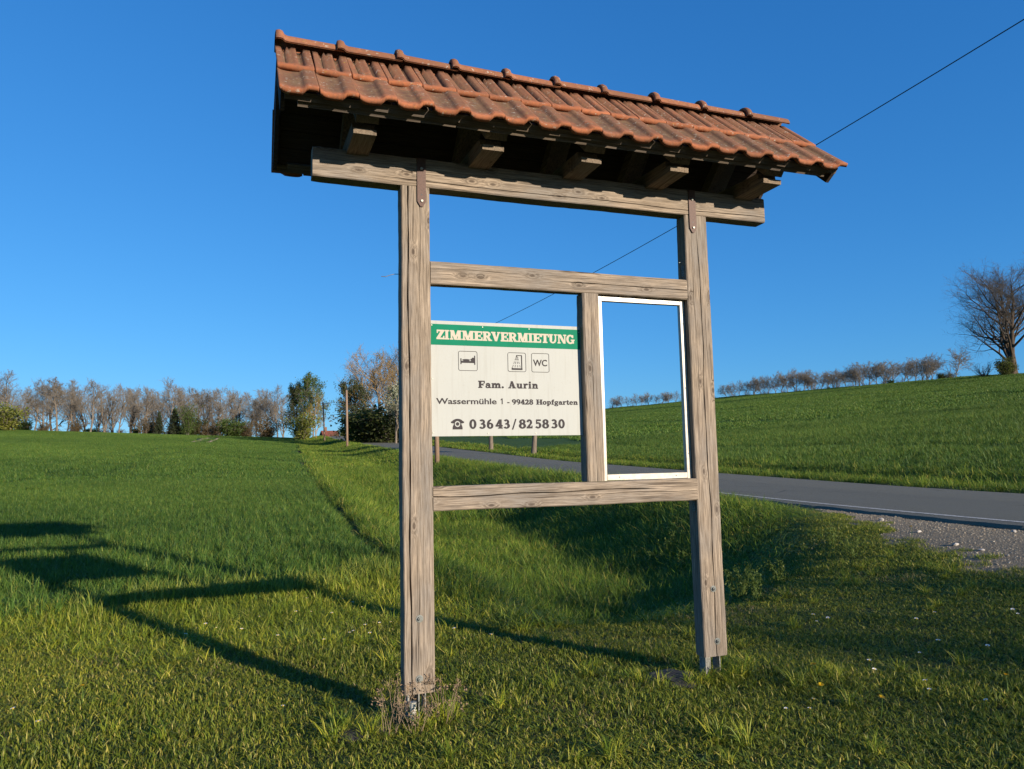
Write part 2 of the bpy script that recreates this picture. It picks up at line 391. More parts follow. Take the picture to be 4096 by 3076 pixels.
def ground_mat():
    b = NB('soil_and_turf'); co = b.obj(); z = b.attr('zone').outputs['Color']
    sp = b.n('ShaderNodeSeparateColor'); b.t.links.new(z, sp.inputs[0])
    n1 = b.noise(co, .9, 5, .6); n2 = b.noise(co, 9, 5, .65); n3 = b.noise(co, 70, 4, .6)
    turf = b.mix(b.mapr(n1, .35, .65), (.050, .070, .018), (.075, .080, .028)); turf = b.mix(b.mapr(n2, .5, .75, 0, .7), turf, (.11, .085, .048))
    far = b.mix(b.mapr(b.noise(b.scale(co, (.06, .5, .3)), 1.0, 4, .6), .35, .65), (.048, .090, .022), (.062, .110, .028))
    far = b.mix(b.mapr(n2, .4, .7, 0, .5), far, (.034, .065, .016))
    c = b.mix(sp.outputs[0], turf, far)
    grv = b.mix(b.mapr(n3, .35, .65), (.15, .12, .078), (.27, .225, .155)); grv = b.mix(b.mapr(n2, .5, .7, 0, .6), grv, (.16, .12, .08))
    c = b.mix(b.mapr(b.math('ADD', sp.outputs[1], b.math('MULTIPLY', b.math('SUBTRACT', n2, .5), .9)), .35, .65), c, grv)
    c = b.mix(sp.outputs[2], c, (.40, .29, .17))
    return b.principled(c, .95, b.bump(b.math('ADD', n3, n2), .8, .02), .1)
ground = obj('ground', gme, ground_mat()); tag(ground, kind='structure')

# road: a slab with a rough edge, its line, standing 7 to 9 cm above the soil
def road_mat():
    b = NB('asphalt'); co = b.obj(); n = b.noise(co, 140, 3, .6); p = b.noise(b.scale(co, (1, .12, 1)), 1.3, 4, .6)
    c = b.mix(b.mapr(n, .36, .66), (.066, .061, .042), (.185, .172, .122)); c = b.mix(b.mapr(p, .42, .7, 0, .55), c, (.105, .098, .072))
    c = b.mix(b.math('MULTIPLY', b.attr('wear').outputs['Fac'], b.mapr(b.noise(b.scale(co, (1, .2, 1)), 2.0, 3), .3, .6, .25, .6)), c, (.125, .117, .086))
    vo = b.n('ShaderNodeTexVoronoi', feature='DISTANCE_TO_EDGE'); b.set(vo.inputs['Vector'], b.scale(co, (.55, .22, .5))); vo.inputs['Scale'].default_value = 1.0
    c = b.mix(b.math('MULTIPLY', b.mapr(vo.outputs['Distance'], .004, .012, .8, 0), b.mapr(b.noise(co, .5, 2), .5, .6)), c, (.022, .021, .018))
    return b.principled(c, .86, b.bump(n, .7, .006), .3)
ry = np.concatenate([np.arange(-60, -8, 2.0), np.arange(-8, 24, .12), np.arange(24, 70, .6), np.arange(70, 330, 3.0)])
rows = []
for y in ry:
    x0 = float(XN(y)); z0 = float(zr(y)); j = (.035 * math.sin(y * 3.1) + .03 * math.sin(y * 7.7 + 1) + .02 * rnd.uniform(-1, 1)) if -8 < y < 30 else 0
    cs = [(-.02 + j, -.20), (0 + j, -.055), (.05 + j, -.012), (.28, 0), (1.1, .015), (1.5, .02), (1.9, .03), (3.0, .05), (4.1, .03), (4.5, .02), (4.9, .015), (5.75, .0), (5.98, -.02), (6.0, -.22)]
    rows.append([(x0 + a, y, z0 + bz) for a, bz in cs])
RV = [p for r_ in rows for p in r_]; k = 14; RF = []
for i in range(len(rows) - 1):
    for c in range(k - 1): RF.append((i * k + c, i * k + c + 1, (i + 1) * k + c + 1, (i + 1) * k + c))
rme = mesh('road', RV, RF); _w = np.tile(np.array([0, 0, 0, .1, .5, 1, .4, 0, .4, 1, .5, .1, 0, 0], np.float32), len(rows)); rme.attributes.new('wear', 'FLOAT', 'POINT').data.foreach_set('value', _w)
road = obj('road', rme, road_mat()); tag(road, kind='structure')
def line_mat():
    b = NB('worn_road_paint'); co = b.obj(); n = b.noise(co, 45, 4, .7); m = b.noise(co, 6, 3, .6)
    c = b.mix(b.math('MAXIMUM', b.mapr(n, .50, .60, 0, .9), b.mapr(m, .56, .7, 0, .8)), (.50, .47, .40), (.085, .083, .08))
    return b.principled(c, .8, b.bump(n, .5, .004), .3)
LV, LF = [], []
for y in ry:
    x0 = float(XN(y)); z0 = float(zr(y)) + .004
    LV += [(x0 + .30, y, z0 + .0006), (x0 + .41, y, z0 + .0026)]
for i in range(len(ry) - 1): LF.append((2 * i, 2 * i + 1, 2 * i + 3, 2 * i + 2))
tag(obj('road_edge_line', mesh('road_edge_line', LV, LF), line_mat()), kind='structure')

# ------------------------------------------------------------------ the roofed sign frame
def timber(name, mat, parent, axis, L0, L1, a0, a1, b0, b1, cracks=(), n=None, wobble=.0018, cham=.006, seed=1):
    """a beam along axis; a runs across the front face, b into the depth; cracks: (a_frac, a_wander, halfwidth, depth, l0frac, l1frac)"""
    r = random.Random(seed); n = n or max(6, int((L1 - L0) / .05)); V = []; F = []
    ph = [(r.uniform(0, 6), r.uniform(2, 5), r.uniform(6, 13)) for _ in cracks]
    wl = [r.uniform(0, 6) for _ in range(4)]
    for i in range(n + 1):
        t = i / n; l = L0 + (L1 - L0) * t
        w = lambda q: wobble * (math.sin(l * 2.1 + wl[q]) + .6 * math.sin(l * 6.3 + 2 * wl[q]) + .5 * r.uniform(-1, 1))
        A0, A1 = a0 + w(0), a1 + w(1); B0, B1 = b0 + .3 * w(2), b1 + w(3)
        e = cham if 0 < i < n else cham * 1.6
        front = [(A0 + e, B0)]
        cs = []
        for (fr, wan, hw, dep, s0, s1), (p1, p2, p3) in zip(cracks, ph):
            c = A0 + (A1 - A0) * fr + wan * (math.sin(l * p2 + p1) + .5 * math.sin(l * p3 + 2 * p1))
            en = max(0.0, min(1.0, (t - s0) / .08)) * max(0.0, min(1.0, (s1 - t) / .08))
            h = max(.0003, hw * en * (.75 + .5 * math.sin(l * 9 + p1) ** 2)); cs.append((c, h, dep * en))
        for c, h, dp in sorted(cs): front += [(c - h, B0), (c, B0 + dp), (c + h, B0)]
        ring = front + [(A1 - e, B0), (A1, B0 + e), (A1, B1 - e), (A1 - e, B1), (A0 + e, B1), (A0, B1 - e), (A0, B0 + e)]
        for a, b_ in ring:
            V.append((l, b_, a) if axis == 0 else ((a, b_, l) if axis == 2 else (a, l, b_)))
    k = len(ring)
    for i in range(n):
        for j in range(k):
            q = (i * k + j, i * k + (j + 1) % k, (i + 1) * k + (j + 1) % k, (i + 1) * k + j)
            F.append(q if axis == 2 else q[::-1])
    F.append(tuple(range(k))[::-1] if axis == 2 else tuple(range(k))); F.append(tuple(n * k + j for j in range(k)) if axis == 2 else tuple(n * k + j for j in range(k))[::-1])
    return obj(name, mesh(name, V, F), mat, parent)

G0 = 0.0
shelter = empty('sign_shelter', (0, 0, 0))
tag(shelter, 'weathered wooden sign frame on two posts under a red tiled roof', 'sign frame')
PL, PR, PD = (0.0, .18), (2.008, 2.19), .111
BZ0, BZ1 = 3.171, 3.353
post_l = timber('post', WZ, shelter, 2, .153, BZ0, *PL, 0, PD, [(.24, .004, .0045, .04, -.1, 1.1), (.62, .006, .0013, .012, .42, 1.1), (.45, .003, .0012, .01, .0, .3)], seed=3)
post_r = timber('post', WZ, shelter, 2, .153, BZ0, *PR, 0, PD, [(.55, .005, .0038, .04, -.1, .97), (.30, .004, .001, .01, .5, 1.1)], seed=5)
post_l['label'] = 'left post with a long crack and a chipped foot'; post_r['label'] = 'right post with a crack through both bolts'
timber('head_beam', WX, shelter, 0, -.525, 2.694, BZ0, BZ1, -.003, PD + .002, [(.20, .003, .0024, .02, .1, 1.1), (.62, .003, .001, .01, -.1, .5), (.80, .002, .0008, .008, .3, .9)], seed=8)
timber('rail', WX, shelter, 0, PL[1] + .001, PR[0] - .001, 2.566, 2.706, .001, .082, [(.45, .003, .0026, .02, .45, 1.1), (.70, .003, .0008, .008, -.1, .6)], seed=9)
timber('rail', WX, shelter, 0, PL[1] + .001, PR[0] + .004, 1.187, 1.332, -.004, .078, [(.60, .006, .0042, .03, -.1, .85), (.45, .004, .0016, .012, .45, 1.1), (.85, .002, .001, .01, -.1, .35)], seed=10)
timber('stud', WZ, shelter, 2, 1.332, 2.566, 1.2016, 1.322, .002, .1034, [(.5, .004, .0016, .015, -.1, 1.1), (.12, .002, .001, .01, -.1, 1.1)], seed=12)

# pale batten frame in the right-hand opening
for x0, x1, z0, z1 in ((1.324, 1.362, 1.333, 2.565), (1.968, 2.003, 1.333, 2.565), (1.3625, 1.9675, 2.530, 2.562), (1.3625, 1.9675, 1.334, 1.373)):
    hor = x1 - x0 > .2
    o = timber('frame_batten', BATTEN, shelter, 0 if hor else 2, *( (x0, x1, z0, z1) if hor else (z0, z1, x0, x1)), .045, .080, n=8, wobble=.0006, cham=.002, seed=int(x0 * 100))

BT = [o for o in shelter.children if o.name.startswith('frame_batten')]
def disc(parent, name, mat, x, y, z, r, h, sides=14, face='front', prof=None):
    M = Matrix.Translation((x, y, z)) @ (Matrix.Rotation(math.radians(90), 4, 'X') if face == 'front' else Matrix.Rotation(math.radians(-90), 4, 'Y'))
    b = MB(); b.lathe(prof or [(r, 0), (r, h * .7), (r * .85, h)], sides, M); return b.build(name, mat, parent, smooth=False)
for p, pts in ((post_l, ((.092, .574), (.088, .236))), (post_r, ((2.100, .592), (2.112, .250)))):
    for x, z in pts:
        b = disc(p, 'washer', ZINC, x, 0, z, .022, .0035, 20)
        disc(b, 'nut', ZINC, x, -.0035, z, .0125, .010, 6, prof=[(.0125, 0), (.0125, .010), (.006, .0105), (.006, .017)])
for z in (1.50, 1.95, 2.40): disc(BT[1], 'screw', ZINC, 1.986, .045, z, .005, .0012, 10)
for x in (1.45, 1.88): disc(BT[2], 'screw', ZINC, x, .045, 2.546, .005, .0012, 10); disc(BT[3], 'screw', ZINC, x, .045, 1.354, .005, .0012, 10)
# tie straps over the joints
for cx in (.127, 2.072):
    s = MB().prism([(cx - .027, BZ1 - .001), (cx - .027, 3.075), (cx - .008, 3.043), (cx + .008, 3.043), (cx + .027, 3.075), (cx + .027, BZ1 - .001)], 1, -.0105, -.0045)
    st = s.build('tie_strap', RUST, shelter)
    for dx, z in ((.0, 3.283), (.001, 3.078)):
        disc(st, 'bolt_head', SCREW, cx + dx, -.0105, z, .0085, .008, 10)
    disc(st, 'bolt_hole', WIRE, cx - .001, -.0104, 3.118, .0045, .0006, 10)
# perforated plates and a bent nail on the side of the right post, a bent wire on the left post
for z in (2.735, 1.108):
    pl = MB().box(PR[0] - .0035, PR[0] - .0005, .028, .060, z, z + .075).build('perforated_plate', ZINC, shelter)
    for dy, dz in ((.006, .012), (.026, .012), (.016, .03), (.006, .048), (.026, .048), (.016, .062)):
        disc(pl, 'hole', WIRE, PR[0] - .0036, .028 + dy, z + dz, .0045, .0005, 8, 'side')
MB().tube([(PR[0] + .002, .05, 2.842), (PR[0] - .03, .045, 2.835)], [.0022, .0022], 5).build('nail', SCREW, shelter)
MB().tube([(.003, .07, 2.63), (-.03, .07, 2.628), (-.06, .065, 2.618), (-.085, .06, 2.606), (-.112, .06, 2.606)], [.0022] * 5, 5).build('bent_wire', WIRE, shelter)

# feet
fo = MB().box(.022, .030, .018, .095, -.20, .20).box(.030, .090, .088, .095, -.20, .20).box(.085, .092, .018, .088, -.20, .20).box(.122, .130, .02, .10, -.20, .30)
fo.build('post_foot', FOOTM, shelter)
fo = MB().box(2.028, 2.036, .022, .095, -.20, .20).box(2.036, 2.10, .070, .078, -.20, .20).box(2.135, 2.142, .02, .10, -.20, .30)
fo.build('post_foot', FOOTM, shelter)

# corbels and rafters
EY, EZ = -.552, 3.428
TH = math.atan2(3.985 - EZ, .0555 - EY); CT, ST = math.cos(TH), math.sin(TH)
RIDGE_Y = .0555
def roofpt(s, n, side=1):                            # s up the slope from the eave, n out of the slope
    y = EY + s * CT - n * ST; z = EZ + s * ST + n * CT
    return (y if side > 0 else 2 * RIDGE_Y - y, z)
SL = (.0555 - EY) / CT
corb = ((-.33, -.20), (.43, .565), (1.08, 1.217), (1.70, 1.835), (2.43, 2.575))
for i, (x0, x1) in enumerate(corb):
    yf = -.305 if i < 3 else -.335; zb = 3.327
    poly = [(yf, zb), (yf - .004, zb + .030), (yf + .01, zb + .036), (yf + .05, zb + .037), (yf + .055, zb + .085), (.36, BZ1 + .085), (.36, BZ1 + .001), (-.0035, BZ1 + .001), (-.0035, zb)]
    V = MB().prism(poly, 0, x0, x1).build('corbel', WY, shelter)
    for sd in (1, -1):
        q = [roofpt(.125, -.095, sd), roofpt(SL - .02, -.095, sd), roofpt(SL - .02 - .08, -.182, sd), roofpt(.125, -.182, sd)]
        MB().prism(q, 0, x0 + .008, x1 + .006).build('rafter', WY, shelter)
XA, XB = -.742, 2.962
# roof: boards, laths, barge boards, tiles
roof = MB()
roof.prism([roofpt(SL - .06, -.06), (RIDGE_Y, roofpt(SL, -.05)[1]), roofpt(SL - .06, -.06, -1), (RIDGE_Y, roofpt(SL, -.16)[1])], 0, XA + .06, XB - .06)
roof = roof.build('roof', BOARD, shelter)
for sd in (1, -1):
    nb = 6; s0, s1 = .10, SL - .03
    for i in range(nb):
        a = s0 + (s1 - s0) * i / nb + .002; b_ = s0 + (s1 - s0) * (i + 1) / nb - .002
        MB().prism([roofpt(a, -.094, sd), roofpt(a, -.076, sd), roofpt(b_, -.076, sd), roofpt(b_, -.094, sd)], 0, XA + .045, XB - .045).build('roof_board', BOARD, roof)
    for a in (.045, .36, .62):
        w = .05 if a < .1 else .04
        MB().prism([roofpt(a, -.075 if a > .1 else -.085, sd), roofpt(a, -.040, sd), roofpt(a + w, -.040, sd), roofpt(a + w, -.075 if a > .1 else -.085, sd)], 0, XA + .03, XB - .03).build('tile_lath', LATH, roof)
    MB().prism([roofpt(.06, -.12, sd), roofpt(.06, -.088, sd), roofpt(.12, -.088, sd), roofpt(.12, -.12, sd)], 0, XA + .10, XB - .10).build('eave_lath', LATH, roof)
    for x in (XA + .012, XB - .036):
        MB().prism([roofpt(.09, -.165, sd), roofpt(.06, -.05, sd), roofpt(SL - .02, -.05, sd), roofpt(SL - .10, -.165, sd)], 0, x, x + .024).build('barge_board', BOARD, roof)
# clay tiles
TW = (XB - XA) / 18.0
def tile_mesh(kind):
    xs = np.array([0, .04, .10, .16, .22, .27, .33, .40, .47, .53, .58, .63, .70, .76, .81, .88, .95, 1.0]); 
    ys = np.array([0, .004, .03, .055, .09, .16, .26, .36, .425])
    X, Y = np.meshgrid(xs, ys)
    if kind == 'upper':
        tr = lambda c, w, e: np.clip(1 - (np.clip(np.abs(X - c) - w, 0, 9) / e), 0, 1)
        trough = .026 * tr(.24, .05, .04) + .010 * tr(.40, .015, .025) + .032 * tr(.68, .065, .035)
        end = sstep(.022, .075, Y)
        top = .036 - trough * end - .004 * tr(.06, .03, .04)
        opn = (.55 + .45 * np.clip(trough / .02, 0, 1)) * sstep(.025, .06, Y)
    else:
        rp = np.clip((X - .58) / .12, 0, 1); wave = .020 * rp + .008 * np.clip(1 - X / .07, 0, 1) - .004 * np.sin(np.clip((X - .07) / .47, 0, 1) * math.pi)
        lip = .004 * (1 - sstep(.0, .05, Y))
        top = .022 + wave + lip; opn = sstep(.03, .07, Y) * (.6 + .4 * np.exp(-((X - .45) / .3) ** 2))
    top = top - .004 * (1 - sstep(0, .008, Y))
    th = np.where(Y < .03, .024, .014)
    if kind == 'upper': bot = np.where(Y < .02, .004 + 0 * X - .004 * np.exp(-((X - .5) / .12) ** 2), top - th - .004)
    else: bot = top - .024 - .009 * (Y < .05) * np.clip((.30 - np.abs(X - .34)) / .08, 0, 1)
    n0 = X.size; ny_, nx_ = X.shape
    P = np.concatenate([np.stack([X * TW * .968, Y, top], -1).reshape(-1, 3), np.stack([X * TW * .968, Y, bot], -1).reshape(-1, 3)])
    I = np.arange(n0).reshape(ny_, nx_); F = []
    for j in range(ny_ - 1):
        for i in range(nx_ - 1):
            F.append((I[j, i], I[j, i + 1], I[j + 1, i + 1], I[j + 1, i])); F.append(tuple(n0 + q for q in (I[j + 1, i], I[j + 1, i + 1], I[j, i + 1], I[j, i])))
    for i in range(nx_ - 1):
        F.append((I[0, i + 1], I[0, i], n0 + I[0, i], n0 + I[0, i + 1])); F.append((I[-1, i], I[-1, i + 1], n0 + I[-1, i + 1], n0 + I[-1, i]))
    for j in range(ny_ - 1):
        F.append((I[j, 0], I[j + 1, 0], n0 + I[j + 1, 0], n0 + I[j, 0])); F.append((I[j + 1, -1], I[j, -1], n0 + I[j, -1], n0 + I[j + 1, -1]))
    me = mesh_np('clay_tile_' + kind, P, np.array(F))
    at = me.attributes.new('open', 'FLOAT', 'POINT'); at.data.foreach_set('value', np.concatenate([opn.ravel(), opn.ravel() * 0]).astype(np.float32))
    me.materials.append(TILE); return me
TU, TE = tile_mesh('upper'), tile_mesh('eave')
for sd in (1, -1):
    for row, (me, s0) in enumerate(((TE, .0), (TU, .375))):
        for i in range(18):
            o = bpy.data.objects.new('roof_tile', me); COL.objects.link(o); o.parent = roof
            y, z = roofpt(s0 + rnd.uniform(-.004, .004), -.033 + .004 * row + rnd.uniform(-.002, .002), sd)
            x = XA + TW * i if sd > 0 else XA + TW * (i + 1)
            M = Matrix.Translation((x + .001, y, z)) @ (Matrix.Identity(4) if sd > 0 else Matrix.Rotation(math.pi, 4, 'Z')) @ Matrix.Rotation(TH - math.radians(2.2 if row == 0 else 1.2), 4, 'X') @ Matrix.Rotation(math.radians(rnd.uniform(-1.0, 1.0)), 4, 'Z') @ Matrix.Rotation(math.radians(rnd.uniform(-1.4, 1.4)), 4, 'Y')
            o.matrix_local = M
def ridge_mesh():
    V = []; F = []; segs = 12
    prof = [(0, .088), (.003, .097), (.022, .103), (.040, .098), (.052, .080), (.070, .074), (.36, .069), (.40, .068)]
    rings = []
    for sgn in (0, 1):
        for x, r in prof:
            rr = r - (.013 if sgn else 0); row = []
            for k in range(segs + 1):
                th = math.radians(8 + 164 * k / segs); row.append(len(V)); V.append((x, -rr * .92 * math.cos(th), rr * math.sin(th) - .02))
            rings.append(row)
    n = len(prof)
    for i in range(n - 1):
        for k in range(segs):
            F.append((rings[i][k], rings[i + 1][k], rings[i + 1][k + 1], rings[i][k + 1])); F.append((rings[n + i][k + 1], rings[n + i + 1][k + 1], rings[n + i + 1][k], rings[n + i][k]))
    for k in range(segs):
        F.append((rings[0][k + 1], rings[n][k + 1], rings[n][k], rings[0][k])); F.append((rings[n - 1][k], rings[2 * n - 1][k], rings[2 * n - 1][k + 1], rings[n - 1][k + 1]))
    for i in range(n - 1):
        for k in (0, segs):
            q = (rings[i][k], rings[n + i][k], rings[n + i + 1][k], rings[i + 1][k]); F.append(q if k else q[::-1])
    me = mesh_np('ridge_tile', V, np.array(F), True)
    at = me.attributes.new('open', 'FLOAT', 'POINT'); at.data.foreach_set('value', np.full(len(V), .5, np.float32)); me.materials.append(TILE); return me
RT = ridge_mesh()
for x in (-.742, -.385, -.025, .332, .688, 1.040, 1.392, 1.800, 2.190, 2.575):
    o = bpy.data.objects.new('ridge_tile', RT); COL.objects.link(o); o.parent = roof
    o.matrix_local = Matrix.Translation((x, RIDGE_Y + rnd.uniform(-.004, .004), 3.978 + rnd.uniform(-.003, .003))) @ Matrix.Rotation(math.radians(rnd.uniform(-.8, .6)), 4, 'Y') @ Matrix.Rotation(math.radians(rnd.uniform(-.8, .8)), 4, 'Z')

# ------------------------------------------------------------------ the sign sheet and its print
SY0 = .052
sign = MB().box(.184, 1.1975, SY0, SY0 + .004, 1.633, 2.3475).build('sign_sheet', PANEL, shelter)
MB().box(.1845, 1.197, SY0 - .0006, SY0, 2.196, 2.3265).build('green_band', GREEN, sign)

def sd_prim(p, X, Y):
    k = p[0]
    if k == 'b': return np.minimum(np.minimum(X - p[1], p[3] - X), np.minimum(Y - p[2], p[4] - Y))
    if k == 'p':                                     # quad with level top and bottom: x0,x1,y0,x2,x3,y1
        x0, x1, y0, x2, x3, y1 = p[1:]; t = (Y - y0) / (y1 - y0); kl = 1 / math.hypot(1, (x2 - x0) / (y1 - y0)); kr = 1 / math.hypot(1, (x3 - x1) / (y1 - y0))
        return np.minimum(np.minimum((X - (x0 + (x2 - x0) * t)) * kl, ((x1 + (x3 - x1) * t) - X) * kr), np.minimum(Y - y0, y1 - Y))
    if k == 'e': return (1 - np.hypot((X - p[1]) / p[3], (Y - p[2]) / p[4])) * min(p[3], p[4])
    if k in 'ra':
        cx, cy, rx, ry_, ix, iy = p[1:7]; dx, dy = X - cx, Y - cy
        d = np.minimum((1 - np.hypot(dx / rx, dy / ry_)) * min(rx, ry_), (np.hypot(dx / max(ix, 1e-3), dy / max(iy, 1e-3)) - 1) * max(min(ix, iy), .03))
        if k == 'a':
            a0, a1 = math.radians(p[7]), math.radians(p[8])
            h0 = dy * math.cos(a0) - dx * math.sin(a0); h1 = -(dy * math.cos(a1) - dx * math.sin(a1))
            d = np.minimum(d, np.minimum(h0, h1) if (p[8] - p[7]) <= 180 else np.maximum(h0, h1))
        return d
    if k == 'o':                                     # rounded frame: x0,y0,x1,y1,r,w
        x0, y0, x1, y1, r, w = p[1:]; qx = np.abs(X - (x0 + x1) / 2) - (x1 - x0) / 2 + r; qy = np.abs(Y - (y0 + y1) / 2) - (y1 - y0) / 2 + r
        d = -(np.hypot(np.maximum(qx, 0), np.maximum(qy, 0)) + np.minimum(np.maximum(qx, qy), 0) - r); return np.minimum(d, w - d)
    if k == 't':                                     # thick line x0,y0,x1,y1,w
        x0, y0, x1, y1, w = p[1:]; L = math.hypot(x1 - x0, y1 - y0); ux, uy = (x1 - x0) / L, (y1 - y0) / L; dx, dy = X - x0, Y - y0
        s = dx * ux + dy * uy; return np.minimum(w / 2 - np.abs(dy * ux - dx * uy), np.minimum(s, L - s))

def shape_mesh(prims, cell, x0, x1, y0, y1, place, V, F, bold=0.0):
    """fill of a union of primitives ('-' first: cut away) by marching squares; place maps glyph x,y to the sheet"""
    xs = np.arange(x0 - cell, x1 + 2 * cell, cell); ys = np.arange(y0 - cell, y1 + 2 * cell, cell); X, Y = np.meshgrid(xs, ys)
    f = np.full(X.shape, -1.0)
    for p in prims:
        if p[0] == '-': f = np.minimum(f, -sd_prim(p[1:], X, Y))
        else: f = np.maximum(f, sd_prim(p, X, Y) + bold)
    ins = f > 0
    for j in range(len(ys) - 1):
        i = 0
        while i < len(xs) - 1:
            c = (ins[j, i], ins[j, i + 1], ins[j + 1, i + 1], ins[j + 1, i])
            if all(c):
                e = i
                while e < len(xs) - 1 and ins[j, e + 1] and ins[j + 1, e + 1]: e += 1
                poly = [(xs[i], ys[j]), (xs[e], ys[j]), (xs[e], ys[j + 1]), (xs[i], ys[j + 1])]; i = e
            elif any(c):
                cs = [(xs[i], ys[j], f[j, i]), (xs[i + 1], ys[j], f[j, i + 1]), (xs[i + 1], ys[j + 1], f[j + 1, i + 1]), (xs[i], ys[j + 1], f[j + 1, i])]
                poly = []
                for q in range(4):
                    a, b_ = cs[q], cs[(q + 1) % 4]
                    if a[2] > 0: poly.append(a[:2])
                    if (a[2] > 0) != (b_[2] > 0):
                        t = a[2] / (a[2] - b_[2]); poly.append((a[0] + (b_[0] - a[0]) * t, a[1] + (b_[1] - a[1]) * t))
                i += 1
            else:
                i += 1; continue
            if len(poly) >= 3:
                n = len(V); V += [place(*q) for q in poly]; F.append(tuple(range(n, n + len(poly))))

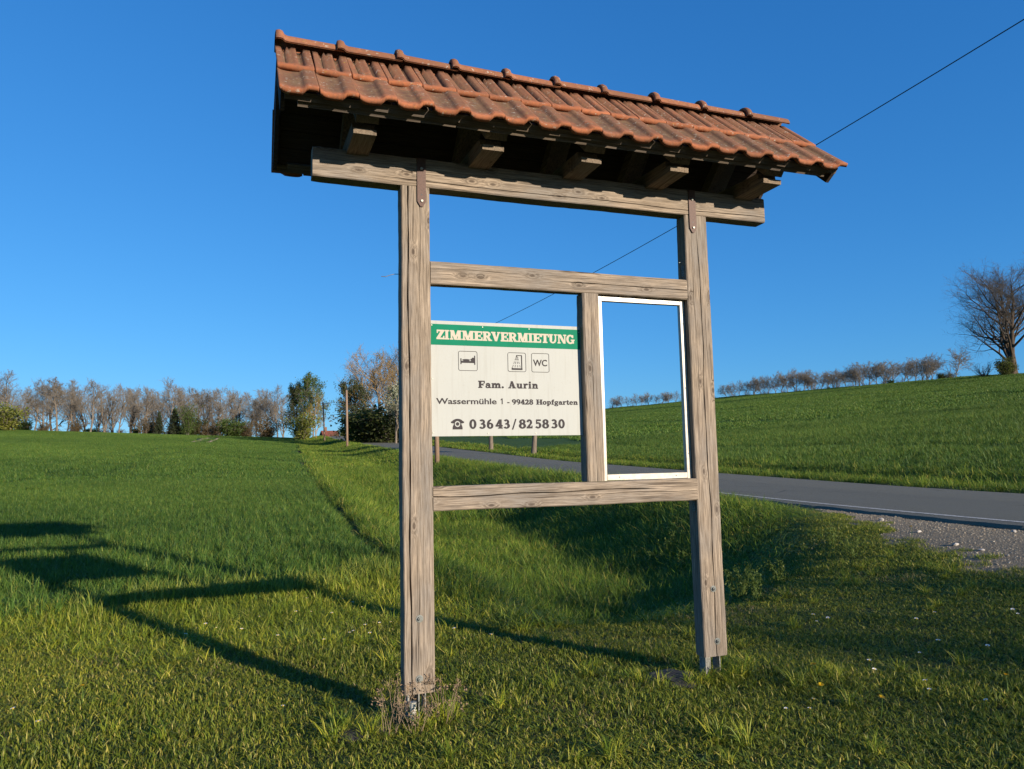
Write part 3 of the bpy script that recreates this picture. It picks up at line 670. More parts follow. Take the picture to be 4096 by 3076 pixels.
B = lambda *a: ('b',) + a
P_ = lambda *a: ('p',) + a
GL = {
 'I': (.5, [B(.12, 0, .38, 1), B(0, 0, .5, .1), B(0, .9, .5, 1)]),
 'Z': (.85, [B(.04, .86, .83, 1), B(0, 0, .85, .14), P_(0, .33, .1, .5, .83, .9), B(.04, .68, .14, .9), B(.74, .1, .85, .34)]),
 'M': (1.25, [B(.1, 0, .24, 1), B(.86, 0, 1.14, 1), B(0, 0, .34, .1), B(.75, 0, 1.25, .1), B(0, .9, .4, 1), B(.85, .9, 1.25, 1), P_(.48, .70, 0, .1, .42, 1), P_(.50, .66, 0, .82, 1.0, 1)]),
 'E': (.9, [B(.1, 0, .38, 1), B(0, 0, .86, .12), B(0, .88, .84, 1), B(.38, .44, .66, .56), B(.74, .68, .84, .9), B(.76, .1, .87, .34), B(.59, .35, .67, .65)]),
 'R': (1.03, [B(.1, 0, .38, 1), B(0, 0, .48, .1), B(0, .88, .52, 1), ('a', .5, .72, .38, .28, .14, .17, -90, 90), B(.3, .44, .52, .55), P_(.68, .98, 0, .42, .68, .5), B(.66, 0, 1.05, .1)]),
 'V': (1.05, [P_(.42, .64, 0, .08, .38, 1), P_(.45, .62, 0, .78, .92, 1), B(0, .9, .46, 1), B(.68, .9, 1.05, 1)]),
 'T': (.95, [B(.34, 0, .62, 1), B(0, .87, .95, 1), B(0, .66, .1, .9), B(.85, .66, .95, .9), B(.22, 0, .74, .1)]),
 'U': (1.03, [B(.1, .3, .38, 1), B(.76, .3, .88, 1), B(0, .9, .48, 1), B(.64, .9, 1, 1), ('a', .49, .36, .39, .38, .2, .25, 180, 360)]),
 'N': (1.08, [B(.1, 0, .22, 1), B(.82, 0, .94, 1), P_(.70, .94, 0, .1, .42, 1), B(0, 0, .34, .1), B(0, .9, .36, 1), B(.7, .9, 1.06, 1)]),
 'G': (1.02, [('a', .5, .5, .5, .52, .24, .40, 45, 330), B(.70, .04, .95, .42), B(.58, .36, 1.04, .46), B(.78, .68, .88, .98)]),
 'F': (.86, [B(.1, 0, .38, 1), B(0, 0, .5, .1), B(0, .88, .84, 1), B(.38, .42, .64, .54), B(.74, .64, .84, .9), B(.58, .33, .66, .63)]),
 'A': (1.06, [P_(.66, .97, 0, .36, .62, 1), P_(.12, .26, 0, .4, .55, 1), B(.26, .28, .74, .38), B(0, 0, .38, .1), B(.56, 0, 1.06, .1)]),
 'H': (1.1, [B(.1, 0, .38, 1), B(.72, 0, 1, 1), B(.3, .44, .8, .56), B(0, 0, .48, .1), B(0, .9, .48, 1), B(.62, 0, 1.1, .1), B(.62, .9, 1.1, 1)]),
 'a': (.7, [('r', .27, .2, .27, .22, .11, .12), B(.38, 0, .6, .45), ('a', .31, .42, .29, .28, .08, .17, 0, 165), B(.5, 0, .7, .1)]),
 'm': (1.24, [B(.08, 0, .3, .68), B(.5, 0, .72, .46), B(.92, 0, 1.14, .46), ('a', .46, .44, .26, .26, .05, .13, 0, 180), ('a', .88, .44, .26, .26, .05, .13, 0, 180), B(0, 0, .36, .09), B(.44, 0, .78, .09), B(.86, 0, 1.22, .09), B(0, .59, .2, .68)]),
 'n': (.84, [B(.08, 0, .3, .68), B(.5, 0, .72, .46), ('a', .46, .44, .26, .26, .05, .13, 0, 180), B(0, 0, .36, .09), B(.44, 0, .8, .09), B(0, .59, .2, .68)]),
 'u': (.84, [B(.08, .2, .3, .68), B(.5, 0, .72, .68), ('a', .36, .24, .28, .26, .07, .13, 180, 360), B(0, .59, .2, .68), B(.42, .59, .6, .68), B(.6, 0, .82, .09)]),
 'r': (.62, [B(.08, 0, .3, .68), B(0, 0, .4, .09), B(0, .59, .2, .68), ('a', .42, .42, .2, .28, .05, .13, 45, 170), ('e', .52, .58, .1, .1)]),
 'i': (.42, [B(.08, 0, .3, .68), B(0, 0, .38, .09), B(0, .59, .2, .68), ('e', .19, .88, .13, .12)]),
 'o': (.7, [('r', .34, .34, .34, .36, .13, .25)]),
 'p': (.76, [B(.08, -.28, .3, .68), B(0, -.28, .4, -.19), B(0, .59, .2, .68), ('r', .4, .34, .33, .36, .12, .24)]),
 'f': (.48, [B(.1, 0, .32, .8), B(0, 0, .42, .09), B(0, .58, .45, .68), ('a', .36, .74, .26, .28, .05, .17, 50, 180)]),
 'g': (.72, [('r', .33, .43, .3, .27, .11, .15), ('r', .33, -.1, .34, .2, .19, .09), B(.1, .06, .5, .17), B(.5, .58, .72, .68)]),
 't': (.48, [B(.1, .12, .32, .88), B(0, .58, .44, .68), ('a', .32, .18, .22, .2, .03, .08, 180, 340)]),
 'e': (.68, [('r', .33, .34, .33, .36, .13, .25), ('-', 'b', .34, .19, .8, .33), B(.15, .32, .62, .41)]),
 '0': (.80, [('r', .39, .5, .39, .52, .15, .40)]),
 '2': (.78, [('a', .35, .68, .36, .33, .1, .2, -35, 170), P_(0, .32, .1, .46, .70, .58), B(0, 0, .76, .17), B(.67, .1, .76, .3)]),
 '3': (.76, [('a', .33, .74, .33, .28, .09, .16, -90, 150), ('a', .33, .29, .41, .31, .14, .19, -150, 90), B(.2, .45, .42, .57)]),
 '4': (.82, [B(.42, 0, .68, 1), B(0, .22, .8, .37), P_(0, .2, .3, .40, .60, 1), B(.3, 0, .8, .09)]),
 '5': (.76, [B(.1, .84, .68, 1), B(.08, .5, .21, .95), ('a', .32, .33, .42, .35, .15, .22, -150, 120)]),
 '6': (.80, [('r', .40, .31, .38, .33, .14, .2), ('a', .52, .48, .50, .54, .24, .42, 90, 205)]),
 '8': (.78, [('r', .38, .75, .33, .27, .11, .15), ('r', .38, .28, .38, .31, .14, .18)]),
 '.': (.3, [('e', .14, .12, .13, .13)]), '-': (.4, [B(0, .26, .34, .42)]), '/': (.6, [P_(0, .13, -.12, .42, .55, 1.06)]),
}
def rot9(ps):
    out = []
    for p in ps:
        p = list(p)
        if p[0] == 'r': p[1], p[2] = .8 - p[1], 1 - p[2]
        else: p[1], p[2] = .8 - p[1], 1 - p[2]; p[7] += 180; p[8] += 180
        out.append(tuple(p))
    return out
GL['9'] = (.80, rot9(GL['6'][1]))
def sheet(x, z, y=SY0 - .0012): return (x, y, z)
def glyphs(items, z0, cap, y, cell=1 / 26):
    V, F = [], []
    for ch, xa, xb in items:
        w, pr = GL[ch]; sx = (xb - xa) / w
        shape_mesh(pr, cell, -.02, w + .08, -.32, 1.1, lambda gx_, gy_: (xa + gx_ * sx, y, z0 + gy_ * cap), V, F, .022)
    return V, F
def text_line(name, items, z0, cap, mat, y=SY0 - .0012):
    V, F = glyphs(items, z0, cap, y); return obj(name, mesh(name, V, F), mat, sign)
hdr = [(.2261, .2748), (.2772, .3052), (.3116, .3858), (.3907, .4658), (.4683, .5238), (.5249, .584), (.5809, .6441), (.6441, .6959), (.6974, .7559), (.7596, .8307), (.8323, .8615), (.8658, .9214), (.9203, .9753), (.9753, 1.0339), (1.0366, 1.0996), (1.0996, 1.156)]
text_line('heading', [(c, a, b_) for c, (a, b_) in zip('ZIMMERVERMIETUNG', hdr)], 2.2325, .057, INKW)
def spread_text(s, xa, xb, gap=.06):
    adv = [GL[c][0] + gap if c != ' ' else .45 for c in s]; k_ = (xb - xa) / (sum(adv) - gap); x = xa; out = []
    for c, a in zip(s, adv):
        if c != ' ': out.append((c, x, x + GL[c][0] * k_))
        x += a * k_
    return out
text_line('name_line', spread_text('Fam.', .4905, .6591, .1) + spread_text('Aurin', .6884, .8924, .1), 1.933, .0443, INK)
text_line('place_line', [('-', .6796, .696)] + spread_text('99428', .7108, .8552) + spread_text('Hopfgarten', .8763, 1.1686), 1.8305, .032, INK)
dg = [(.429, .4737), (.4926, .5336), (.5417, .584), (.5992, .646), (.6526, .6936), (.7554, .8022), (.8074, .8467), (.8677, .9073), (.9142, .9604), (.9764, 1.0193), (1.0263, 1.0706)]
text_line('telephone_line', [(c, a, b_) for c, (a, b_) in zip('03643825830', dg)] + [('/', .708, .7405)], 1.679, .0555, INK)
def sans(name, s, xa, xb, z0, cap):
    cu = bpy.data.curves.new(name, 'FONT'); cu.body = s; cu.fill_mode = 'FRONT'; cu.offset = .02; cu.resolution_u = 4
    to = bpy.data.objects.new(name, cu); COL.objects.link(to)
    me = bpy.data.meshes.new_from_object(to.evaluated_get(bpy.context.evaluated_depsgraph_get()))
    bpy.data.objects.remove(to)
    co = np.empty(len(me.vertices) * 3, np.float32); me.vertices.foreach_get('co', co); co = co.reshape(-1, 3)
    x0_, x1_ = co[:, 0].min(), co[:, 0].max(); kz = cap / .729
    out = np.stack([xa + (co[:, 0] - x0_) / (x1_ - x0_) * (xb - xa), np.full(len(co), SY0 - .0012), z0 + co[:, 1] * kz], -1)
    me.vertices.foreach_set('co', out.ravel().astype(np.float32)); me.update(); me.materials.clear()
    return obj(name, me, INK, sign)
sans('street_line', 'Wassermühle', .2187, .6085, 1.8314, .0367)
_v, _f = [], []; shape_mesh([B(.62, 0, .92, 1), P_(.18, .70, .70, .62, .78, .98)], 1 / 30, 0, 1.05, 0, 1.05, lambda a, b_: (.629 + a * .0215, SY0 - .0012, 1.8314 + b_ * .0367), _v, _f); obj('house_number', mesh('house_number', _v, _f), INK, sign)
sans('toilet_letters', 'WC', .8608, .9581, 2.080, .042)
def icon(name, prims, cell, ext, place):
    V, F = [], []; shape_mesh(prims, cell, *ext, place, V, F); return obj(name, mesh(name, V, F), INK, sign)
for nm, x0, x1 in (('bed_frame', .3631, .4871), ('shower_frame', .6879, .8123), ('toilet_frame', .8498, .9728)):
    icon(nm, [('o', 0, 0, 1, 1, .1, .024)], 1 / 64, (0, 1, 0, 1), lambda a, b_, x0=x0, x1=x1: sheet(x0 + a * (x1 - x0), 2.0385 + b_ * .1238))
icon('bed_symbol', [B(.11, .33, .165, .63), B(.11, .40, .88, .50), B(.83, .31, .885, .78), ('e', .41, .55, .21, .045), ('t', .66, .53, .80, .64, .10), ('e', .70, .57, .06, .06), ('e', .77, .62, .06, .06), P_(.60, .83, .46, .80, .83, .60)], 1 / 60, (0, 1, 0, 1), lambda a, b_: sheet(.3631 + a * .124, 2.0385 + b_ * .1238))
sh = [B(.21, .10, .80, .19), B(.735, .10, .79, .87), B(.47, .83, .79, .87), B(.47, .80, .51, .87), P_(.42, .60, .745, .47, .53, .80), B(.21, .10, .265, .22)]
for k_, dx in enumerate((-.17, -.06, .06, .17)):
    for t0, t1 in ((.0, .24), (.36, .62), (.74, 1.0)):
        xa_, xb_ = .50 + dx * .35, .47 + dx * 1.25
        sh.append(('t', xa_ + (xb_ - xa_) * t0, .71 - .48 * t0, xa_ + (xb_ - xa_) * t1, .71 - .48 * t1, .022))
icon('shower_symbol', sh, 1 / 80, (0, 1, 0, 1), lambda a, b_: sheet(.6879 + a * .1244, 2.0385 + b_ * .1238))
icon('telephone_symbol', [('a', .5, .42, .52, .56, .33, .30, 20, 160), B(.0, .58, .24, .74), B(.76, .58, 1.0, .74), P_(.12, .88, 0, .12, .88, .2), P_(.12, .88, .2, .27, .73, .66), ('-', 'e', .5, .50, .21, .27), ('e', .5, .50, .13, .165)], 1 / 50, (0, 1, 0, 1), lambda a, b_: sheet(.3109 + a * .0831, 1.6744 + b_ * .067))
for x, z in ((.196, 2.318), (.524, 2.318), (.838, 2.318), (1.190, 2.310), (.197, 1.985), (1.1945, 1.985), (.197, 1.655), (.548, 1.648), (.867, 1.648), (1.193, 1.655)):
    disc(sign, 'screw', SCREW, x, SY0 - .0006, z, .0042, .003, 8)

# things at the feet
MBp = MB(); MBp.tube([(.048, -.014, -.08), (.046, -.016, .11), (.046, -.016, .118)], [.019, .019, .022], 12)
tag(MBp.build('pipe_stub', PIPE), 'short pale plastic pipe stub leaning on the left post foot', 'pipe')
def rock(name, r, seed, squash=.5, sub=2):
    me = bpy.data.meshes.new(name); import bmesh
    bm = bmesh.new(); bmesh.ops.create_icosphere(bm, subdivisions=sub, radius=1)
    q = random.Random(seed); ph = [q.uniform(0, 6) for _ in range(6)]
    for v in bm.verts:
        c = v.co; d = 1 + .18 * math.sin(3 * c.x + ph[0]) + .15 * math.sin(4 * c.y + ph[1]) + .12 * math.sin(5 * c.z + ph[2]) + q.uniform(-.07, .07)
        v.co = Vector((c.x * d * r, c.y * d * r * .8, c.z * d * r * squash))
    bm.to_mesh(me); bm.free(); return me
sl = obj('flat_stone', rock('flat_stone', .24, 4, .12), STONE, None, (1.84, .13, tz(1.84, .13) + .012)); tag(sl, 'dark flat stone slab in the grass by the right post foot', 'stone')
sl = obj('flat_stone', rock('flat_stone', .17, 9, .14), STONE, None, (-.24, -.06, tz(-.24, -.06) + .0)); tag(sl, 'dark flat stone half hidden in grass beside left post foot', 'stone')

# ------------------------------------------------------------------ poles, cable, far house
INS = simple('pale_insulator', (.55, .55, .52), .35, .5, var=.1)
POLES = ((10.18, 39.49, 7.0, .011, 'wooden utility pole behind the white sign, nearest of the line'), (11.40, 88.5, 7.0, .012, 'reddish wooden utility pole standing clear left of the left post'),
         (13.42, 133.5, 7.0, .045, 'leaning utility pole in front of the gap between the trees'), (15.09, 174.0, 7.0, .02, 'farthest utility pole against the yellow green tree'))
for x, y, h, lean, lab in POLES:
    z = tz(x, y); p = empty('utility_pole', (x, y, z)); tag(p, lab, 'utility pole', 'utility poles along the lane')
    tp = Vector((-lean * h, 0, h)); r0 = .155
    MB().tube([(0, 0, -.4), tuple(tp * .5), tuple(tp)], [r0, r0 * .88, r0 * .78], 12).build('pole_shaft', POLEW, p, smooth=True)
    MB().tube([tuple(tp), tuple(tp + Vector((0, 0, .05)))], [r0 * .84, r0 * .4], 12).build('pole_cap', ZINC, p)
    if y > 100:
        a = .75 if y < 100 else 1.1
        MB().box(-a + tp.x, a + tp.x, -.06, .06, h - .62 + (.4 if y > 120 else 0), h - .52 + (.4 if y > 120 else 0)).build('cross_arm', POLEW, p)
        for sx in (-a + .12, a - .12): MB().lathe([(.03, 0), (.05, .06), (.035, .12)], 8, Matrix.Translation((sx + tp.x, 0, h - .52 + (.4 if y > 120 else 0)))).build('insulator', INS, p)
P1T = np.array([10.18 - .077, 39.49, tz(10.18, 39.49) + 7.0]); P0T = np.array([13.75, -7.0, 10.75])
cpts = []
for i in range(41):
    t = i / 40 * 1.35; p = P1T + (P0T - P1T) * t; p[2] -= 4 * .8 * t * (1 - t) if t < 1 else 0; cpts.append(tuple(p))
tag(MB().tube(cpts, [.011] * len(cpts), 6).build('overhead_cable', WIRE), 'thin black overhead cable running up to the right behind the roof', 'cable')

BRICK = simple('far_red_brick', (.14, .08, .055), .9, .2, var=.2); ROOFR = simple('far_red_roof', (.15, .05, .035), .85, .2, var=.25, scale=3)
GLASSD = simple('dark_window_glass', (.03, .035, .04), .15, .6)
_r = ray(711, 931); _h = math.hypot(_r[0], _r[1]); hx, hy = CK[0] + _r[0] / _h * 262, CK[1] + _r[1] / _h * 262; hz = CK[2] + _r[2] / _h * 262 - 6.6
hou = empty('far_house', (hx, hy, hz), .2); tag(hou, 'small far house with a red roof in the gap at the end of the lane', 'house')
HW, HD, HE, HR = 2.4, 3.6, 3.6, 6.6
MB().box(-HW, HW, -HD, HD, -6, HE).prism([(-HD, HE), (HD, HE), (0, HR - .15)], 0, -HW, HW).build('wall', BRICK, hou)
for sd in (-1, 1):
    rf = MB().prism([(sd * (HD + .5), HE - .45), (sd * (HD + .5), HE - .20), (0, HR + .1), (0, HR - .14)], 0, -HW - .4, HW + .4).build('roof_slope', ROOFR, hou)
    rf['label'] = 'red roof slope'
MB().box(-1.6, -.9, -.4, .3, HR - 1.2, HR + 1.3).build('chimney', BRICK, hou)
for wx in (-1.2, 1.2):
    w = MB().box(wx - .6, wx + .6, -HD - .06, -HD - .005, 1.0, 2.3).build('window', INS, hou); MB().box(wx - .5, wx + .5, -HD - .09, -HD - .061, 1.1, 2.2).build('pane', GLASSD, w)

# ------------------------------------------------------------------ trees
def bark_mat(name, a, c):
    b = NB(name); co = b.obj(); n = b.noise(b.scale(co, (1, 1, .25)), 9, 4, .6)
    col = b.mix(b.mapr(n, .35, .65), a, c); return b.principled(col, .92, b.bump(n, .5, .02), .1)
BARK = bark_mat('grey_brown_bark', (.10, .08, .06), (.18, .145, .11)); BARKD = bark_mat('dark_bark', (.045, .034, .025), (.085, .062, .045)); BARKY = bark_mat('yellow_twigs', (.20, .125, .045), (.30, .19, .07))
TWIG = bark_mat('brown_twigs', (.135, .115, .092), (.20, .172, .138)); TWIGD = bark_mat('dark_twigs', (.072, .062, .053), (.115, .098, .083))
def leaf_mat(name, a, c, tr=.35):
    b = NB(name); r = b.attr('bc').outputs['Fac']; col = b.mix(r, a, c)
    return b.principled(col, .65, None, .25, trans=(tr, b.mix(.5, col, (.25, .30, .03))))
LEAF_Y = leaf_mat('yellow_green_leaf', (.10, .12, .018), (.19, .19, .03)); LEAF_G = leaf_mat('mid_green_leaf', (.035, .065, .012), (.085, .12, .022)); LEAF_D = leaf_mat('dark_leaf', (.026, .036, .011), (.065, .07, .022))
LEAF_B = leaf_mat('blossom', (.10, .12, .04), (.42, .42, .33)); LEAF_R = leaf_mat('brown_leaf', (.075, .045, .020), (.13, .085, .035)); CONI = leaf_mat('conifer_needles', (.014, .022, .010), (.035, .042, .016), .15)

class Limbs:
    def __init__(s): s.pts = []; s.tip = []
    def add(s, P, R, sides): s.pts.append((np.array(P), np.array(R), sides))
    def mesh(s, name):
        V, F3, n = [], [], 0; F4_ = []
        for P, R, k in s.pts:
            T = np.gradient(P, axis=0); T /= np.linalg.norm(T, axis=1)[:, None] + 1e-9
            A = np.where(np.abs(T[:, 2:3]) < .9, np.array([[0, 0, 1.]]), np.array([[1., 0, 0]]))
            U = np.cross(T, A); U /= np.linalg.norm(U, axis=1)[:, None] + 1e-9; Wv = np.cross(T, U)
            th = np.arange(k) * 2 * math.pi / k
            ring = P[:, None] + (U[:, None] * np.cos(th)[None, :, None] + Wv[:, None] * np.sin(th)[None, :, None]) * R[:, None, None]
            m = len(P); V.append(ring.reshape(-1, 3)); I = n + np.arange(m * k).reshape(m, k)
            F4_.append(np.stack([I[:-1], np.roll(I, -1, 1)[:-1], np.roll(I, -1, 1)[1:], I[1:]], -1).reshape(-1, 4)); n += m * k
        return mesh_np(name, np.concatenate(V), np.concatenate(F4_), True)

def grow_tree(seed, H=15.0, fork=.35, r0=.22, spread=.5, limbs=9, sub=7, twigs=6, fine=3, stems=((0, 0, 0, 0),), up=.35, droop=0.0, lean=0.0, crown_w=.42, twr=.019):
    """stems: (dx, dy, lean x, lean y). Returns trunk limbs, crown limbs, tips"""
    q = np.random.default_rng(seed); tr, cr, tips = Limbs(), Limbs(), []
    def path(p, d, L, n, wig, upb):
        P = [np.array(p, float)]; d = np.array(d, float); d /= np.linalg.norm(d)
        for i in range(n):
            d = d + q.normal(0, wig, 3) + np.array([0, 0, upb]); d /= np.linalg.norm(d); P.append(P[-1] + d * L / n)
        return np.array(P), d
    def side(d, ang):
        d = d / np.linalg.norm(d); a = q.normal(0, 1, 3); a -= d * (a @ d); a /= np.linalg.norm(a) + 1e-9
        return d * math.cos(ang) + a * math.sin(ang)
    for dx, dy, lx, ly in stems:
        Hs = H * q.uniform(.92, 1.0)
        P, _ = path((dx, dy, -.3), (lx, ly, 1), Hs * .93, 12, .06, .10)
        tt = np.linspace(0, 1, 13); R = r0 * (1 - tt) ** .8 * 1.0 + .02; R[0] *= 1.25
        tr.add(P, R, 8)
        for li in range(limbs):
            t = fork + (1 - fork) * ((li + q.uniform(0, .8)) / limbs) * .95; i = min(11, int(t * 12)); fr = t * 12 - i
            p = P[i] * (1 - fr) + P[i + 1] * fr; d = P[i + 1] - P[i]
            L = Hs * crown_w * (1.05 - .62 * (t - fork) / (1 - fork)) * q.uniform(.75, 1.15)
            d1 = side(d, spread * q.uniform(.75, 1.35)); d1[2] = abs(d1[2]) * .9 + .1
            r1 = max(.025, r0 * (1 - t) ** .8 * .62)
            P1, _ = path(p, d1, L, 7, .13, up * .16 - droop * .05); t1 = np.linspace(0, 1, 8); (tr if r1 > .075 else cr).add(P1, r1 * (1 - t1) ** .9 + .014, 5)
            for si in range(sub):
                u = .22 + .78 * (si + q.uniform(0, .9)) / sub; i1 = min(6, int(u * 7)); p1 = P1[i1] + (P1[i1 + 1] - P1[i1]) * (u * 7 - i1)
                L2 = L * .52 * (1.15 - .6 * u) * q.uniform(.7, 1.25)
                d2 = side(P1[i1 + 1] - P1[i1], q.uniform(.45, .95)); P2, _ = path(p1, d2, L2, 5, .2, up * .22 - droop * .12)
                r2 = max(.016, r1 * (1 - u) * .6); t2 = np.linspace(0, 1, 6); cr.add(P2, r2 * (1 - t2) + twr * .8, 4)
                for ti in range(twigs):
                    w = .15 + .85 * (ti + q.uniform(0, .9)) / twigs; i2 = min(4, int(w * 5)); p2 = P2[i2] + (P2[i2 + 1] - P2[i2]) * (w * 5 - i2)
                    L3 = max(.45, L2 * .45) * q.uniform(.6, 1.3); P3, _ = path(p2, side(P2[i2 + 1] - P2[i2], q.uniform(.4, .95)), L3, 3, .25, up * .28 - droop * .2)
                    cr.add(P3, np.array([twr, twr * .9, twr * .75, twr * .4]), 3); tips += [P3[1], P3[2], P3[3]]
                    for fi in range(fine):
                        w2 = q.uniform(.25, 1); i3 = min(2, int(w2 * 3)); p3 = P3[i3] + (P3[i3 + 1] - P3[i3]) * (w2 * 3 - i3)
                        P4, _ = path(p3, side(P3[i3 + 1] - P3[i3], q.uniform(.4, .9)), L3 * .55, 1, .2, up * .2); cr.add(P4, np.array([twr * .7, twr * .35]), 3); tips.append(P4[1])
    return tr, cr, np.array(tips)

def leaf_cloud(name, C, size, seed, n=None, jitter=.25, mat=None):
    q = np.random.default_rng(seed)
    if n: C = C[q.integers(0, len(C), n)]
    C = C + q.normal(0, jitter, C.shape); m = len(C); a = q.normal(0, 1, (m, 3)); a /= np.linalg.norm(a, axis=1)[:, None]
    b_ = np.cross(a, q.normal(0, 1, (m, 3))); b_ /= np.linalg.norm(b_, axis=1)[:, None] + 1e-9
    s = size * q.uniform(.6, 1.3, (m, 1)); V = np.stack([C - a * s, C + b_ * s * .55, C + a * s, C - b_ * s * .55], 1).reshape(-1, 3)
    me = mesh_np(name, V, np.arange(4 * m).reshape(m, 4)); at = me.attributes.new('bc', 'FLOAT', 'POINT'); at.data.foreach_set('value', np.repeat(q.uniform(0, 1, m), 4).astype(np.float32))
    if mat: me.materials.append(mat)
    return me

PROTO = {}
def proto(key, bark=BARK, twig=TWIG, leaf=None, leafsize=.16, leafn=None, jitter=.25, **kw):
    tr, cr, tips = grow_tree(**kw); H = kw.get('H', 15.0)
    t = tr.mesh(key + '_trunk'); t.materials.append(bark); c = cr.mesh(key + '_crown'); c.materials.append(twig)
    l = leaf_cloud(key + '_leaves', tips, leafsize, kw['seed'], leafn, jitter, leaf) if leaf else None
    top = max(float(np.percentile(tips[:, 2], 92)), 1.0); PROTO[key] = (t, c, l, top)
proto('bare_a', seed=21, H=15, fork=.20, spread=.62, limbs=17, crown_w=.50, fine=4)
proto('bare_b', seed=22, H=15, fork=.24, spread=.55, limbs=13, crown_w=.42, fine=4, stems=((0, 0, .06, 0), (.5, .1, -.16, .05)), sub=6)
proto('bare_c', seed=23, H=15, fork=.16, spread=.70, limbs=18, crown_w=.54, up=.4, fine=4)
proto('bare_d', seed=24, H=15, fork=.30, spread=.62, limbs=16, crown_w=.42, fine=4, leaf=LEAF_R, leafsize=.07, leafn=2600, jitter=.1)
proto('bare_e', seed=25, H=15, fork=.15, spread=.6, limbs=14, crown_w=.42, fine=4, stems=((0, 0, -.12, 0), (.7, .3, .18, 0)), sub=6, twigs=5)
proto('brown_f', seed=26, H=15, fork=.2, spread=.75, limbs=13, crown_w=.48, leaf=LEAF_R, leafsize=.10, leafn=2400, jitter=.2)
proto('row_a', seed=31, H=12, fork=.12, spread=.7, limbs=14, sub=7, twigs=5, fine=3, crown_w=.72, r0=.17, twr=.032, up=.45)
proto('row_b', seed=32, H=12, fork=.1, spread=.66, limbs=12, sub=6, twigs=5, fine=3, crown_w=.68, r0=.15, twr=.032, stems=((0, 0, -.12, 0), (.8, .2, .2, 0)), up=.45)
proto('row_c', seed=33, H=12, fork=.05, spread=.7, limbs=16, sub=7, twigs=5, fine=3, crown_w=.66, r0=.13, twr=.032)
proto('green_t', seed=41, H=14, fork=.12, spread=.7, limbs=14, crown_w=.50, fine=2, leaf=LEAF_G, leafsize=.17, leafn=5200, jitter=.3)
proto('yellow_t', seed=42, H=13, fork=.10, spread=.7, limbs=12, crown_w=.50, fine=2, bark=BARKY, twig=BARKY, leaf=LEAF_Y, leafsize=.13, leafn=2600, jitter=.3)
proto('dark_t', seed=43, H=11, fork=.15, spread=.8, limbs=14, crown_w=.56, fine=2, bark=BARKD, twig=TWIGD, leaf=LEAF_D, leafsize=.17, leafn=5200, jitter=.3)
proto('blossom_t', seed=44, H=8, fork=.22, spread=.8, limbs=11, crown_w=.58, r0=.2, fine=2, leaf=LEAF_B, leafsize=.13, leafn=3600, jitter=.25)
proto('budding_t', seed=45, H=17, fork=.18, spread=.8, limbs=17, sub=9, crown_w=.62, r0=.3, twig=BARKY, leaf=LEAF_Y, leafsize=.07, leafn=2200, jitter=.15)
proto('young_t', seed=46, H=6, fork=.36, spread=.5, limbs=10, sub=6, twigs=5, fine=2, crown_w=.36, r0=.19, leaf=LEAF_B, leafsize=.09, leafn=2400, jitter=.15)
proto('great_t', seed=51, H=19, fork=.14, spread=.85, limbs=14, sub=10, twigs=8, fine=4, crown_w=.62, r0=.40, stems=((-1.6, 0, -.10, 0), (0, .3, .02, 0), (1.2, -.2, .10, .05)), bark=BARKD, twig=TWIGD, leaf=LEAF_R, leafsize=.05, leafn=3000, jitter=.1, up=.42, twr=.011)
def bush_proto(key, seed, leaf, n=2600, size=.16, twig=TWIG, H=4.0, w=2.4):
    q = np.random.default_rng(seed); cr = Limbs(); tr = Limbs(); tips = []
    for i in range(26):
        a = q.uniform(0, 6.28); sp = q.uniform(.05, .75); L = H * q.uniform(.65, 1.05); d = np.array([math.cos(a) * sp * w / H * 1.3, math.sin(a) * sp * w / H * 1.3, 1.0])
        P = [np.array([math.cos(a) * .3, math.sin(a) * .3, -.2])]
        for k_ in range(5): d = d + q.normal(0, .12, 3); P.append(P[-1] + d / np.linalg.norm(d) * L / 5)
        P = np.array(P); (tr if i < 8 else cr).add(P, np.linspace(.05, .012, 6), 4); tips += list(P[1:])
        for k_ in range(12):
            j = q.integers(1, 6); dd = q.normal(0, 1, 3); dd[2] = abs(dd[2]); dd /= np.linalg.norm(dd); e = P[j] + dd * q.uniform(.4, 1.0) * H * .22; cr.add(np.array([P[j], e]), np.array([.016, .008]), 3); tips += [e, (P[j] + e) / 2]
    t = tr.mesh(key + '_stems'); t.materials.append(twig); c = cr.mesh(key + '_twigs'); c.materials.append(twig); tips = np.array(tips)
    PROTO[key] = (t, c, leaf_cloud(key + '_leaves', tips, size, seed, n, .28, leaf) if leaf else None, float(tips[:, 2].max()))
bush_proto('bush_y', 61, LEAF_Y, 3400, .15); bush_proto('bush_g', 62, LEAF_G, 3600, .16); bush_proto('bush_d', 63, LEAF_D, 3800, .17, TWIGD); bush_proto('bush_r', 64, LEAF_R, 2200, .13); bush_proto('bush_bare', 65, None, twig=TWIGD)
bush_proto('ivy', 66, LEAF_G, 3600, .15, TWIGD, 7.0, 1.3)
def conifer_proto(key, seed):
    q = np.random.default_rng(seed); tr, cr = Limbs(), Limbs(); tr.add(np.array([[0, 0, -.3], [0, 0, 4], [.1, 0, 8]]), np.array([.16, .1, .02]), 7); pts = []
    for i in range(170):
        z = q.uniform(.3, 7.8); L = (8.2 - z) * .30 * q.uniform(.6, 1.1); a = q.uniform(0, 6.28); e = np.array([math.cos(a) * L, math.sin(a) * L, z - .25 * L]); cr.add(np.array([[0, 0, z], e]), np.array([.03, .008]), 3)
        pts += [np.array([0, 0, z]) + (e - np.array([0, 0, z])) * t for t in np.linspace(.2, 1, 9)]
    t = tr.mesh(key + '_t'); t.materials.append(BARKD); c = cr.mesh(key + '_c'); c.materials.append(TWIGD)
    PROTO[key] = (t, c, leaf_cloud(key + '_l', np.array(pts), .2, seed, 4200, .16, CONI), 8.0)
